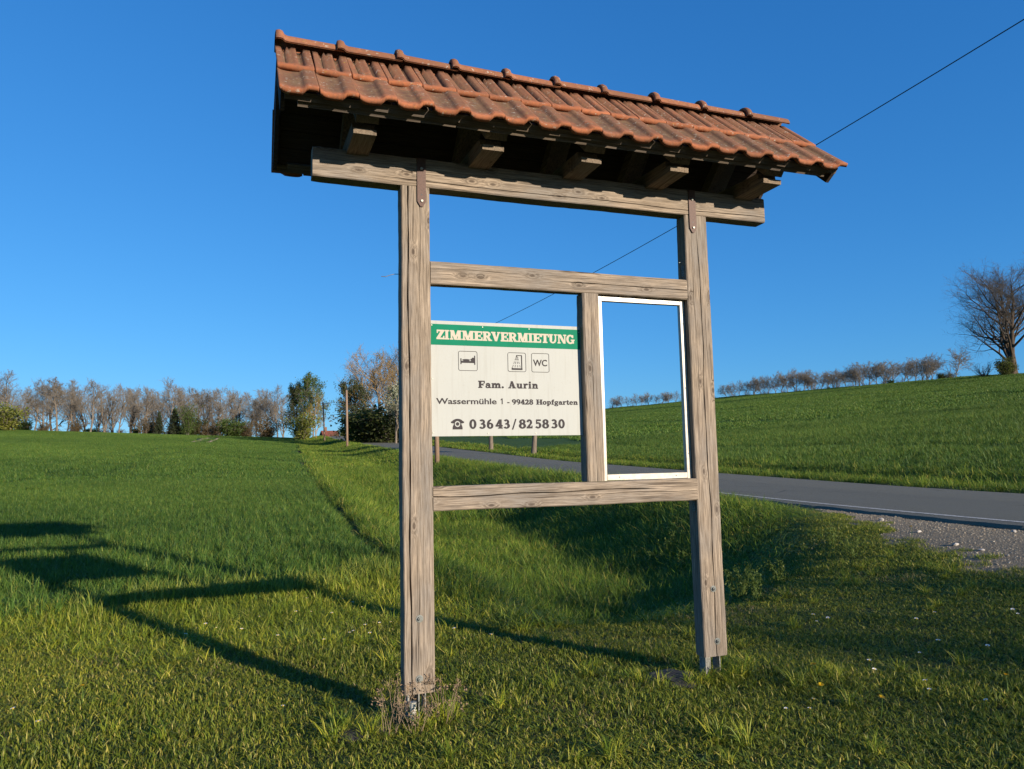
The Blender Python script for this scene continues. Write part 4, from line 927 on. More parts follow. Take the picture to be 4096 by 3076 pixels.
conifer_proto('conifer', 71)

def place_tree(key, name, x, y, H, label, cat='tree', group=None, wide=1.0, rz=None, dz=0.0):
    t, c, l, top = PROTO[key]; e = empty(name, (x, y, tz(x, y) + dz), rnd.uniform(0, 6.28) if rz is None else rz); k_ = H / top; e.scale = (k_ * wide, k_ * wide, k_)
    tag(e, label, cat, group)
    for nm, me in (('trunk', t), ('crown', c), ('leaves', l)):
        if me is not None:
            nm2 = {'tree': nm}.get(cat, {'trunk': 'stems', 'crown': 'twigs', 'leaves': 'leaves'}[nm])
            o = bpy.data.objects.new(nm2, me); COL.objects.link(o); o.parent = e
    return e
def at_dist(u, dist):
    r = ray(u, 900); h = math.hypot(r[0], r[1]); return CK[0] + r[0] / h * dist, CK[1] + r[1] / h * dist
def by_pixel(key, name, u, vtop, dist, label, cat='tree', group=None, wide=1.0, rz=None):
    x, y = at_dist(u, dist); r = ray(u, vtop); ztop = CK[2] + r[2] / math.hypot(r[0], r[1]) * dist; H = ztop - tz(x, y)
    return place_tree(key, name, x, y, max(H, .8), label, cat, group, wide, rz)

GL_ = 'bare trees behind the wheat field'
ordn = ['first', 'second', 'third', 'fourth', 'fifth', 'sixth', 'seventh', 'eighth', 'ninth', 'tenth', 'eleventh', 'twelfth', 'thirteenth', 'fourteenth', 'fifteenth', 'sixteenth', 'seventeenth', 'eighteenth', 'nineteenth', 'twentieth', 'twenty-first', 'twenty-second', 'twenty-third', 'twenty-fourth', 'twenty-fifth', 'twenty-sixth']
LT = [(18, 812, 178, 'bare_c', 1.1, 'large spreading bare tree'), (76, 829, 182, 'bare_a', .85, 'pale bare tree'), (102, 852, 190, 'bare_b', .7, 'short thin bare tree'), (124, 823, 176, 'bare_d', .95, 'dark dense-crowned tree'), (163, 827, 184, 'bare_b', .8, 'slim bare tree'),
      (196, 827, 180, 'bare_a', .95, 'tall bare tree with straight trunk'), (226, 838, 188, 'bare_e', .8, 'forked bare tree'), (258, 838, 182, 'bare_c', .8, 'brownish bare tree'), (290, 848, 190, 'bare_e', .8, 'leaning forked bare tree'), (314, 842, 182, 'bare_a', .8, 'round-crowned bare tree'), (340, 850, 192, 'bare_b', .8, 'thin bare tree'),
      (366, 826, 180, 'bare_c', .85, 'broad tall bare tree'), (404, 843, 186, 'bare_b', .9, 'bare tree with ivy below'), (442, 850, 190, 'brown_f', .9, 'reddish-brown tree'), (476, 843, 186, 'bare_a', 1.0, 'fine-twigged bare tree'), (514, 852, 190, 'bare_e', .95, 'forked pale bare tree'), (553, 864, 195, 'brown_f', .9, 'low brown-leaved tree'), (600, 842, 186, 'bare_c', .85, 'tall bare tree beside the green one')]
for i, (u, v, d, kk, w, lab) in enumerate(LT): by_pixel(kk, 'bare_tree', u, v, d, '%s, %s from the left behind the wheat' % (lab, ordn[i]), 'tree', GL_, w * 1.2)
by_pixel('bush_y', 'willow_bush', 14, 872, 168, 'pale green leafy willow bush at the left edge of the picture', 'bush', wide=1.5)
by_pixel('bush_r', 'brown_bush', 88, 922, 172, 'brown twiggy bush under the thin trees at far left', 'bush', wide=1.5)
by_pixel('bush_r', 'brown_bush', 318, 900, 176, 'brown bush left of the two dark conifers', 'bush', wide=1.3)
by_pixel('conifer', 'conifer', 344, 890, 172, 'small dark conifer behind the field, left of the ivy tree', 'tree', wide=1.0)
by_pixel('conifer', 'conifer', 378, 882, 174, 'broad dark conifer next to the ivy column', 'tree', wide=1.25)
by_pixel('ivy', 'ivy_tree', 405, 868, 171, 'green ivy-wrapped trunk rising behind the field tracks', 'bush', wide=1.0)
for i, (u, v, w, kk, lab) in enumerate(((500, 905, 1.6, 'bush_g', 'green-brown bush under the forked pale tree'), (533, 908, 1.5, 'bush_r', 'russet bush between the low brown trees'), (572, 900, 1.5, 'bush_r', 'tall russet bush left of the tall bare tree'), (450, 912, 1.4, 'bush_r', 'low brown bush right of the ivy column'), (420, 905, 1.3, 'bush_d', 'dark bush leaning on the ivy column'))):
    by_pixel(kk, 'hedge_bush', u, v, 172 + i, lab, 'bush', 'bushes under the tree row', w)
by_pixel('dark_t', 'leafy_tree', 640, 838, 168, 'dark green leafy tree at the field corner', 'tree', wide=.6)
by_pixel('yellow_t', 'leafy_tree', 655, 835, 170, 'yellow-green tree filling the corner clump behind the tall green one', 'tree', wide=1.0)
by_pixel('green_t', 'leafy_tree', 664, 820, 166, 'tall fresh green tree left of the far utility poles', 'tree', wide=.85)
by_pixel('yellow_t', 'leafy_tree', 683, 852, 163, 'yellow-twigged tree behind the farthest pole', 'tree', wide=.55)
by_pixel('bush_y', 'verge_bush', 652, 893, 160, 'sunlit yellow-green bush at the foot of the tall green tree', 'bush', wide=1.25)
by_pixel('bush_r', 'verge_bush', 722, 932, 205, 'low reddish bush in the gap near the far house', 'bush', wide=1.5)
by_pixel('bush_y', 'verge_bush', 741, 925, 190, 'small yellow-green bush right of the lane gap', 'bush', wide=1.0)
by_pixel('dark_t', 'leafy_tree', 772, 833, 118, 'dark leafy tree right behind the reddish pole', 'tree', wide=.85)
by_pixel('budding_t', 'leafy_tree', 822, 768, 118, 'tall budding tree with yellow twigs left of the left post', 'tree', wide=.95)
by_pixel('budding_t', 'leafy_tree', 792, 800, 126, 'lower budding tree between the dark leafy tree and the tall one', 'tree', wide=.95)
by_pixel('brown_f', 'leafy_tree', 842, 792, 128, 'olive-brown tree filling the clump left of the left post', 'tree', wide=1.2)
by_pixel('bush_g', 'hedge_bush', 772, 895, 112, 'olive bush at the foot of the dark leafy tree', 'bush', 'dark hedge by the lane', wide=1.5)
by_pixel('bush_r', 'hedge_bush', 818, 872, 113, 'brown twiggy bush behind the dark hedge', 'bush', 'dark hedge by the lane', wide=1.6)
by_pixel('bare_c', 'bare_tree', 868, 760, 125, 'bare tree half hidden behind the left post', 'tree', wide=.9)
by_pixel('blossom_t', 'blossom_tree', 855, 838, 102, 'white-blossomed roadside tree beside the left post', 'tree', wide=.75)
by_pixel('bush_d', 'hedge_bush', 800, 890, 110, 'dark rounded bush under the tall budding tree', 'bush', 'dark hedge by the lane', wide=1.7)
by_pixel('bush_d', 'hedge_bush', 838, 880, 108, 'larger dark bush left of the blossomed tree', 'bush', 'dark hedge by the lane', wide=1.7)
for i, (u, d) in enumerate(((1060, 72), (1153, 62))):
    r = ray(u, 968 if i == 0 else 973); x = float(XN(CK[1] + d * .95) + ROADW + 1.3)
    yy = CK[1] + (x - CK[0]) * r[1] / r[0]; x = float(XN(yy) + ROADW + 1.3); yy = CK[1] + (x - CK[0]) * r[1] / r[0]
    place_tree('young_t', 'roadside_or_shade_tree', x, yy, 6.4, 'young roadside tree whose %s trunk shows below the white sign' % ('left-hand' if i == 0 else 'right-hand'), 'tree', 'young trees beyond the lane')
for i in range(20):
    u = -12 + i * 32.5 + rnd.uniform(-8, 8)
    if u < 625: by_pixel(rnd.choice(('bare_a', 'bare_b', 'bare_c', 'bare_e', 'brown_f')), 'bare_tree', u, rnd.uniform(838, 866), rnd.uniform(205, 235), 'bare tree of the back row behind the wheat, %s from the left' % ordn[i], 'tree', 'back row of bare trees', rnd.uniform(1.0, 1.4))
for i in range(16):
    u = 50 + i * 35 + rnd.uniform(-10, 10); by_pixel(rnd.choice(('bush_r', 'bush_bare', 'bush_r', 'bush_g')), 'row_shrub', u, rnd.uniform(905, 930), rnd.uniform(178, 200), 'low undergrowth bush below the bare trees, %s from the left' % ordn[i], 'bush', 'undergrowth below the bare trees', rnd.uniform(1.3, 2.0))
# hedgerow along the crest of the right hill
GR_ = 'bare trees along the hill crest'
_cru = np.array([1310, 1480, 1560, 1700, 1850, 2000, 2090, 2212]); _crd = np.array([350, 310, 285, 250, 215, 180, 158, 140])
RT_ = [(1322, 869, 'row_c', .9), (1345, 866, 'row_c', 1.1), (1375, 862, 'row_a', .8), (1402, 860, 'row_b', .9), (1432, 858, 'row_c', 1.0), (1462, 856, 'row_a', .9), (1500, 852, 'row_b', .9), (1572, 843, 'row_c', 1.1), (1600, 834, 'row_a', .9), (1632, 827, 'row_b', 1.0), (1664, 823, 'row_c', 1.0),
       (1692, 815, 'row_a', 1.0), (1722, 813, 'row_b', .95), (1750, 812, 'row_a', 1.0), (1778, 814, 'row_c', 1.0), (1806, 813, 'row_b', .95), (1832, 812, 'row_a', .95), (1860, 800, 'row_b', .95), (1884, 794, 'row_a', .95), (1914, 794, 'row_b', 1.1), (1958, 794, 'row_c', 1.0), (1984, 786, 'row_a', .95), (2012, 782, 'row_b', 1.0), (2072, 767, 'row_a', .9)]
_more = []
for (u0, v0, k0, w0), (u1, v1, k1, w1) in zip(RT_[:-1], RT_[1:]):
    if u1 - u0 < 46: _more.append(((u0 + u1) / 2 + rnd.uniform(-4, 4), (v0 + v1) / 2 + rnd.uniform(1, 7), rnd.choice(('row_a', 'row_b', 'row_c')), rnd.uniform(.85, 1.15)))
RT_ = sorted(RT_ + _more)
def nth(n): return '%d%s' % (n, 'th' if 10 < n % 100 < 14 else {1: 'st', 2: 'nd', 3: 'rd'}.get(n % 10, 'th'))
for i, (u, v, kk, w) in enumerate(RT_): by_pixel(kk, 'crest_tree', u, v - 9, float(np.interp(u, _cru, _crd)) + 7, 'bare tree, %s from the left in the hedgerow on the right hill' % nth(i + 1), 'tree', GR_, w * 1.6)
for i in range(20):
    u = 1325 + i * 37 + rnd.uniform(-8, 8); vt = np.interp(u, [1310, 1560, 1700, 1850, 2000, 2090], [876, 850, 836, 824, 812, 804])
    if not 1915 < u < 1945: by_pixel('bush_bare', 'crest_shrub', u, float(vt) + rnd.uniform(-2, 5), float(np.interp(u, _cru, _crd)) + 9, 'low bare undergrowth in the hill hedgerow, %s from the left' % nth(i + 1), 'bush', 'undergrowth of the hill hedgerow', rnd.uniform(1.6, 2.4))
by_pixel('bush_g', 'crest_bush', 1930, 820, 199, 'rounded green bush alone on the hill crest', 'bush', wide=1.5)
by_pixel('bush_d', 'crest_bush', 2042, 806, 173, 'dark bush left of the lone crest tree', 'bush', wide=1.6)
by_pixel('bush_r', 'crest_bush', 2062, 800, 171, 'brown bush at the foot of the lone crest tree', 'bush', wide=1.3)
by_pixel('bush_r', 'crest_bush', 1795, 838, 228, 'low brown bush in the middle of the hill hedgerow', 'bush', wide=1.6)
by_pixel('great_t', 'great_tree', 2197, 584, 146, 'big dark bare tree at the right edge on the hill', 'tree', wide=1.2, rz=.6)
by_pixel('bush_bare', 'crest_bush', 2135, 780, 145, 'dark bare shrub left of the big tree trunk', 'bush', wide=1.7)
by_pixel('bush_d', 'crest_bush', 2180, 772, 143, 'dark ivy thicket round the foot of the big tree', 'bush', wide=1.0)
# unseen trees added behind the camera to dapple the lawn at the lower right
for i, (pp, hh, ww) in enumerate(((3.7, 8.3, .50), (5.1, 7.7, .36), (1.7, 7.4, .60))):
    sx, sy = math.sin(_a), math.cos(_a); x = pp * -sy + (38 + 3 * i) * sx; y = pp * sx + (38 + 3 * i) * sy
    place_tree('yellow_t' if i else 'bare_d', 'roadside_or_shade_tree', x, y, hh, ('slim bare', 'slim budding', 'broader budding')[i] + ' tree added out of view behind the viewer to shade the lawn', 'tree', wide=ww)

# ------------------------------------------------------------------ grass, wheat, gravel (scattered clumps)
def blade_mat(name, stops, tr=.30, tint=((.55, .62, .55), (1.40, 1.28, 1.05)), rough=.55):
    b = NB(name); r = b.attr('bc').outputs['Fac']; t = b.attr('tint', 'INSTANCER').outputs['Fac']
    col = b.ramp(r, stops)
    col = b.mix(1.0, col, b.mix(t, tint[0], tint[1]), 'MULTIPLY')
    return b.principled(col, rough, None, .25, trans=(tr, b.mix(.6, col, (.22, .30, .03))))
M_LAWN = blade_mat('lawn_blades', [(0, (0.068, 0.102, 0.013)), (.45, (0.137, 0.174, 0.021)), (.75, (0.230, 0.242, 0.031)), (.88, (0.300, 0.260, 0.045)), (1, (0.401, 0.355, 0.131))])
M_MEAD = blade_mat('meadow_blades', [(0, (0.091, 0.149, 0.017)), (.5, (0.190, 0.236, 0.024)), (.85, (0.320, 0.319, 0.034)), (1, (0.420, 0.378, 0.114))])
M_LONG = blade_mat('verge_blades', [(0, (0.046, 0.098, 0.014)), (.5, (0.096, 0.168, 0.021)), (.85, (0.194, 0.250, 0.029)), (1, (0.420, 0.345, 0.096))])
M_WHEAT = blade_mat('wheat_blades', [(0, (0.036, 0.084, 0.017)), (.5, (0.065, 0.130, 0.023)), (.85, (0.105, 0.168, 0.030)), (1, (0.199, 0.210, 0.044))])
M_GOLD = blade_mat('yellowing_blades', [(0, (0.099, 0.158, 0.022)), (.5, (0.197, 0.237, 0.031)), (1, (0.289, 0.289, 0.074))])

SRC = bpy.data.collections.new('clump_sources')
def blades(name, mat, n, size, hmin, hmax, w, lean, curl, seed, rows=0, flat=.0, segs=3, stems=1.0):
    q = np.random.default_rng(seed)
    P = q.uniform(-size / 2, size / 2, (n, 2))
    if rows: P[:, 0] = (np.floor(q.uniform(0, rows, n)) + .5) / rows * size - size / 2 + q.normal(0, size / rows * .13, n)
    az = q.uniform(0, 2 * math.pi, n); h = q.uniform(hmin, hmax, n) * q.uniform(.75, 1.0, n); le = np.abs(q.normal(0, lean, n)) + .03; cu = np.abs(q.normal(curl, curl * .6, n))
    d = np.stack([np.cos(az), np.sin(az)], -1); wa = az + q.normal(math.pi / 2, .6, n); wd = np.stack([np.cos(wa), np.sin(wa), 0 * wa], -1)
    t = np.linspace(0, 1, segs + 1)
    V = np.zeros((n, segs * 2 + 1, 3)); ww = w * q.uniform(.7, 1.25, n)
    for i, ti in enumerate(t):
        ang = le + cu * ti
        r = h * (np.sin(le) * ti + .5 * np.sin(ang) * ti * ti); z = h * ti * np.cos(np.minimum(ang * .8, 1.5))
        c = np.stack([P[:, 0] + d[:, 0] * r, P[:, 1] + d[:, 1] * r, z], -1)
        if i < segs:
            k = (.75 + .5 * ti if ti < .5 else 1.0 - .55 * (ti - .5)); V[:, 2 * i] = c - wd * (ww * k / 2)[:, None]; V[:, 2 * i + 1] = c + wd * (ww * k / 2)[:, None]
        else: V[:, 2 * segs] = c
    m = segs * 2 + 1; o = (np.arange(n) * m)[:, None]; T = []
    for i in range(segs - 1): T += [[2 * i, 2 * i + 1, 2 * i + 3], [2 * i, 2 * i + 3, 2 * i + 2]]
    T += [[2 * segs - 2, 2 * segs - 1, 2 * segs]]
    F = (o[:, :, None] + np.array(T)[None]).reshape(-1, 3)
    me = mesh_np(name, V.reshape(-1, 3), F, True); at = me.attributes.new('bc', 'FLOAT', 'POINT'); at.data.foreach_set('value', np.repeat(q.uniform(0, 1, n), m).astype(np.float32)); me.materials.append(mat)
    ob = bpy.data.objects.new(name, me); return ob

def scatter(name, sources, XY, scl, tint, label, cat=None, zoff=0.0, align=1.0, rz=None, hscale=None):
    n = len(XY); X, Y = XY[:, 0], XY[:, 1]; Z = terrain(X, Y) + zoff
    me = bpy.data.meshes.new(name); me.vertices.add(n); me.vertices.foreach_set('co', np.stack([X, Y, Z], -1).astype(np.float32).ravel())
    gxn, gyn = tnorm(X, Y); a = RNG.uniform(0, 2 * math.pi, n) if rz is None else rz
    # turn about z first, then tip with the slope
    rot = np.stack([np.arctan(gyn) * align, -np.arctan(gxn) * align, 0 * a], -1)
    # express as euler XYZ with own z-turn: tilt in the turned frame
    ca_, sa = np.cos(a), np.sin(a); gx2 = gxn * ca_ + gyn * sa; gy2 = -gxn * sa + gyn * ca_
    rot = np.stack([np.arctan(gy2) * align, -np.arctan(gx2) * align, a], -1)
    for nm, ty, dt in (('rot', 'FLOAT_VECTOR', rot), ('scl', 'FLOAT_VECTOR', np.stack([scl, scl, scl * (hscale if hscale is not None else 1)], -1))):
        at = me.attributes.new(nm, ty, 'POINT'); at.data.foreach_set('vector', dt.astype(np.float32).ravel())
    at = me.attributes.new('tint', 'FLOAT', 'POINT'); at.data.foreach_set('value', np.clip(tint, 0, 1).astype(np.float32))
    at = me.attributes.new('pick', 'INT', 'POINT'); at.data.foreach_set('value', RNG.integers(0, len(sources), n).astype(np.int32))
    col = bpy.data.collections.new(name + '_clumps')
    for i, s in enumerate(sources): s.name = '%s_%02d' % (name, i); col.objects.link(s)
    o = bpy.data.objects.new(name, me); COL.objects.link(o)
    ng = bpy.data.node_groups.new(name + '_scatter', 'GeometryNodeTree'); ng.interface.new_socket('Geometry', in_out='INPUT', socket_type='NodeSocketGeometry'); ng.interface.new_socket('Geometry', in_out='OUTPUT', socket_type='NodeSocketGeometry')
    N = ng.nodes; L = ng.links; gi = N.new('NodeGroupInput'); go = N.new('NodeGroupOutput'); ip = N.new('GeometryNodeInstanceOnPoints'); ci = N.new('GeometryNodeCollectionInfo')
    ci.inputs['Collection'].default_value = col; ci.inputs['Separate Children'].default_value = True; ci.inputs['Reset Children'].default_value = True
    def na(nm, ty):
        x = N.new('GeometryNodeInputNamedAttribute'); x.data_type = ty; x.inputs[0].default_value = nm; return x.outputs[0]
    e2r = N.new('FunctionNodeEulerToRotation'); L.new(na('rot', 'FLOAT_VECTOR'), e2r.inputs[0])
    L.new(gi.outputs[0], ip.inputs['Points']); L.new(ci.outputs[0], ip.inputs['Instance']); ip.inputs['Pick Instance'].default_value = True
    L.new(na('pick', 'INT'), ip.inputs['Instance Index']); L.new(e2r.outputs[0], ip.inputs['Rotation']); L.new(na('scl', 'FLOAT_VECTOR'), ip.inputs['Scale']); L.new(ip.outputs[0], go.inputs[0])
    md = o.modifiers.new('scatter', 'NODES'); md.node_group = ng
    tag(o, label, cat, kind='stuff'); return o

def pts(x0, x1, y0, y1, step, jit=.5):
    gx_, gy_ = np.meshgrid(np.arange(x0, x1, step), np.arange(y0, y1, step)); P = np.stack([gx_.ravel(), gy_.ravel()], -1)
    return P + RNG.uniform(-jit * step, jit * step, P.shape)
def inview(P, pad=.08, zmax=1.0):                    # keep what the picture and a step to the side can see
    out = np.zeros(len(P), bool)
    for ox in (-1.2, 0, 1.2):
        d = np.stack([P[:, 0], P[:, 1], terrain(P[:, 0], P[:, 1])], -1) - (CK + np.array([ox, 0, 0])); c = d @ RR.T
        u = c[:, 0] / np.maximum(c[:, 2], .05) * F4 / W4; v = c[:, 1] / np.maximum(c[:, 2], .05) * F4 / H4; near = np.hypot(d[:, 0], d[:, 1]) < 3.2
        out |= ((c[:, 2] > .2) & (np.abs(u) < .5 + pad) & (v > -.5 - .14)) | near
    return out
def dist_of(P): return np.hypot(P[:, 0] - CK[0], P[:, 1] - CK[1])
def n2(P, s, k): return .5 + .5 * wob(P[:, 0], P[:, 1], s, k)
def on_road(P, a=.0, b=.1): d = XN(P[:, 1]) - P[:, 0]; return (d < a) & (d > -ROADW - b)

def long_front(X): return 2.1 + .25 * np.sin(X * 1.3 + .4) + .12 * np.sin(X * 3.7) + np.clip(X - 2.4, 0, 6) * .5 + np.clip(-.6 - X, 0, 5) * .35
# mown lawn
P = pts(-6, 12, -4.4, 7, .135); P = P[inview(P)]; P = P[~wheat_left(P[:, 0], P[:, 1]) & ~on_road(P, .55)]
lf = long_front(P[:, 0]); gv = gravel(P[:, 0], P[:, 1]); P = P[((P[:, 1] < lf + .5) | (np.interp(P[:, 1], _gey, _gex) - P[:, 0] < 1.2)) & (~gv | ((P[:, 0] - np.interp(P[:, 1], _gey, _gex) < .05) & (RNG.uniform(0, 1, len(P)) < .22)))]
worn = np.clip(n2(P, 1.1, 4) * 1.2 - .35, 0, 1)
lawn_src = [blades('lawn', M_LAWN, 150, .24, .035, .075, .0052, .35, .7, 100 + i) for i in range(6)]
scatter('lawn_grass', lawn_src, P, RNG.uniform(.75, 1.25, len(P)), n2(P, .8, 1) * .6 + RNG.uniform(0, .4, len(P)), 'short mown grass in front of the sign', 'grass', hscale=np.clip(.45 + 1.25 * n2(P, 1.7, 2) * n2(P, .6, 5) + .25 * (n2(P, 4.3, 8) - .5), .4, 1.7))
# straw and broad leaves worked into the lawn
M_STRAW = blade_mat('dead_straw', [(0, (.16, .12, .06)), (.5, (.24, .19, .10)), (1, (.30, .25, .15))])
M_CLOV = blade_mat('clover_leaf', [(0, (.035, .075, .014)), (.6, (.065, .11, .02)), (1, (.10, .13, .025))], .25)
lawnP = P
wn = n2(P, 1.3, 9) * n2(P, 3.1, 4); Q = P[wn > .42]
scatter('dead_straw', [blades('straw', M_STRAW, 60, .26, .03, .07, .0045, .9, 1.2, 130 + i) for i in range(4)], Q, RNG.uniform(.8, 1.2, len(Q)), RNG.uniform(0, 1, len(Q)), 'dead straw showing through the mown grass', 'grass')
wn = n2(P, .9, 12) * n2(P, 2.2, 3) + RNG.uniform(-.1, .1, len(P)); Q = P[wn > .45]
scatter('clover', [blades('clov', M_CLOV, 60, .22, .02, .05, .016, .8, 1.6, 140 + i, segs=2) for i in range(4)], Q, RNG.uniform(.7, 1.1, len(Q)), RNG.uniform(0, 1, len(Q)), 'low broad-leaved clover in the lawn', 'clover')
P = lawnP
# taller meadow grass behind the posts, towards the wheat
P = pts(-7, 3.4, .6, 7.5, .17); P = P[inview(P)]; lf = long_front(P[:, 0]); P = P[(P[:, 1] > lf - .5 + .9 * n2(P, 2.3, 7)) & ~wheat_left(P[:, 0], P[:, 1] - .3) & (P[:, 0] < XW(P[:, 1]) + .8)]
mead_src = [blades('mead', M_MEAD, 95, .32, .08, .22, .0055, .32, .75, 200 + i) for i in range(6)]
sc = .6 + .5 * sstep(0, 2.5, P[:, 1] - long_front(P[:, 0]))
scatter('meadow_grass', mead_src, P, RNG.uniform(.8, 1.2, len(P)), n2(P, .9, 3) * .6 + RNG.uniform(0, .4, len(P)), 'knee-low meadow grass between the lawn and the wheat', 'grass', hscale=sc)
# long verge and ditch grass
long_src = [blades('long', M_LONG, 110, .40, .14, .40, .0065, .38, .95, 300 + i) for i in range(7)]
P = pts(.6, 12.6, 1.6, 46, .21); P = P[inview(P)]; xw = XW(P[:, 1]); ok = (P[:, 0] > xw + .34) & ~on_road(P, .42) & (P[:, 1] > long_front(P[:, 0]) - .1) & ~gravel(P[:, 0], P[:, 1]) & ~((np.interp(P[:, 1], _gey, _gex) - P[:, 0] < .8) & (P[:, 1] < _gey[-1]))
ok &= ~((dist_of(P) > 22) & (RNG.uniform(0, 1, len(P)) < .5)); P = P[ok]
ng_ = sstep(.3, 2.4, np.interp(P[:, 1], _gey, _gex) - P[:, 0]) * (P[:, 1] < _gey[-1] + 1) + (P[:, 1] >= _gey[-1] + 1)
hs = .12 + .33 * ng_ + .55 * ng_ * sstep(.2, 2.2, P[:, 1] - long_front(P[:, 0])) * (1 - .45 * sstep(1.8, .2, XN(P[:, 1]) - P[:, 0])) + .25 * (n2(P, 1.6, 6) - .5)
scatter('verge_grass', long_src, P, RNG.uniform(.8, 1.25, len(P)) * (1 + .5 * (dist_of(P) > 22)), n2(P, .7, 8) * .6 + RNG.uniform(0, .4, len(P)), 'long green grass on the ditch bank between the wheat and the lane', 'grass', hscale=np.clip(hs, .2, 1.3))
far_src = [blades('farv', M_LONG, 240, 1.3, .14, .42, .022, .35, .9, 400 + i, segs=2) for i in range(5)]
Pa = pts(2, 24, 44, 185, .8); Pa = Pa[(Pa[:, 0] > XW(Pa[:, 1]) + .62) & ~on_road(Pa, .7, .6) & (Pa[:, 0] < XN(Pa[:, 1]) + ROADW + 2.6)]
Pb = pts(9, 24, -14, 46, .42); Pb = Pb[(Pb[:, 0] > XN(Pb[:, 1]) + ROADW + .25) & (Pb[:, 0] < XN(Pb[:, 1]) + ROADW + 2.5)]
Pa = Pa[inview(Pa)]; Pb = Pb[inview(Pb)]
scatter('distant_verge_grass', far_src, Pa, RNG.uniform(.8, 1.2, len(Pa)), n2(Pa, .3, 2) * .6 + RNG.uniform(.1, .4, len(Pa)), 'grass strip along the far part of the lane', 'grass')
scatter('roadside_grass', [blades('rs', M_LONG, 150, .6, .12, .34, .009, .38, .9, 450 + i) for i in range(5)], Pb, RNG.uniform(.8, 1.2, len(Pb)), n2(Pb, .5, 2) * .6 + RNG.uniform(.1, .4, len(Pb)), 'grass verge on the far side of the lane', 'grass')
# wheat
wheat_src = [blades('wh', M_WHEAT, 200, .5, .19, .27, .0085, .20, .65, 500 + i, rows=4) for i in range(6)]
P = pts(-26, 4, 2.5, 34, .40, .12); P = P[inview(P)]; P = P[wheat_left(P[:, 0], P[:, 1]) & ~tramline(P[:, 0], P[:, 1])]
edge = sstep(0, 1.2, P[:, 1] - 4.9 + .12 * np.clip(-1.5 - P[:, 0], 0, 12))
scatter('wheat', wheat_src, P, RNG.uniform(.9, 1.15, len(P)), n2(P, .25, 3) * .5 + RNG.uniform(0, .5, len(P)), 'dark green young wheat filling the field on the left', 'wheat', rz=RNG.normal(.05, .12, len(P)) + math.pi * RNG.integers(0, 2, len(P)), hscale=.85 + .2 * edge + .05 * (n2(P, 1.2, 4) - .5))
def near_track(P): c = TL0 + (P[:, 1] - 20) * TLS; return (P[:, 1] > 112) & (P[:, 1] < 150) & ((np.abs(P[:, 0] - c) < .95) | (np.abs(P[:, 0] - c - 2.2) < .95))
wfar = [blades('whf', M_WHEAT, 420, 1.9, .16, .29, .026, .22, .6, 540 + i, rows=12, segs=2) for i in range(5)]
P = pts(-75, 14, 33, 190, 1.35, .25); P = P[inview(P)]; P = P[wheat_left(P[:, 0] + .5, P[:, 1]) & ~near_track(P)]
scatter('distant_wheat', wfar, P, RNG.uniform(.9, 1.15, len(P)), n2(P, .08, 3) * .5 + RNG.uniform(0, .5, len(P)), 'far part of the young wheat up to the tree row', 'wheat', rz=RNG.normal(.05, .1, len(P)), hscale=(1 + .15 * (n2(P, .5, 4) - .5)) * np.where((np.abs(P[:, 0] - TL0 - (P[:, 1] - 20) * TLS) < .7) | (np.abs(P[:, 0] - 2.2 - TL0 - (P[:, 1] - 20) * TLS) < .7), .55, 1))
def hill_rows(P, w):                                  # wheel tracks every eighteen metres and uneven strips along the drilling
    d2 = P[:, 0] - XN(P[:, 1]) - ROADW + 2.5 * np.sin(P[:, 1] * .03); m = np.abs((d2 % 18) - 9); return np.where(m < w, .5, 1) * (1 + .16 * np.sin(d2 * .9 + 1.5 * np.sin(P[:, 1] * .05)) * (n2(P, .05, 9)))
P = pts(13, 75, -25, 80, .85, .3); P = P[inview(P)]; P = P[wheat_right(P[:, 0], P[:, 1]) & (dist_of(P) < 62)]
scatter('hill_wheat', [blades('hw', M_WHEAT, 300, 1.15, .17, .32, .014, .22, .65, 560 + i, rows=8, segs=2) for i in range(5)], P, RNG.uniform(.9, 1.15, len(P)), n2(P, .12, 5) * .5 + RNG.uniform(0, .5, len(P)), 'green wheat on the lower hill beyond the lane', 'wheat', rz=RNG.normal(-.1, .12, len(P)), hscale=(1 + .3 * (n2(P, .35, 4) - .5)) * hill_rows(P, .6))
P = pts(30, 240, -10, 400, 2.5, .35); P = P[inview(P)]; P = P[wheat_right(P[:, 0], P[:, 1]) & (dist_of(P) >= 60)]
scatter('distant_hill_wheat', [blades('hwf', M_WHEAT, 520, 3.2, .16, .30, .05, .25, .6, 580 + i, rows=16, segs=2) for i in range(5)], P, RNG.uniform(.9, 1.15, len(P)), n2(P, .05, 5) * .5 + RNG.uniform(0, .5, len(P)), 'green wheat on the upper hill below the hedgerow', 'wheat', rz=RNG.normal(-.1, .1, len(P)), hscale=(1 + .4 * (n2(P, .2, 4) - .5)) * hill_rows(P, 1.6))
# yellowing stalks along the wheat's front edge
P = np.concatenate([np.stack([RNG.uniform(-1.9, .2, 90), 4.7 + RNG.normal(0, .22, 90)], -1), np.stack([RNG.uniform(.35, 1.05, 50), 5.4 + RNG.normal(0, .4, 50)], -1), np.stack([RNG.uniform(-2.6, -1.8, 5), 4.6 + RNG.normal(0, .2, 5)], -1)])
scatter('yellowing_grass', [blades('gold', M_GOLD, 34, .26, .16, .36, .0075, .16, .45, 600 + i) for i in range(4)], P, RNG.uniform(.8, 1.15, len(P)), RNG.uniform(0, 1, len(P)), 'yellowing upright blades at the front edge of the wheat', 'grass')

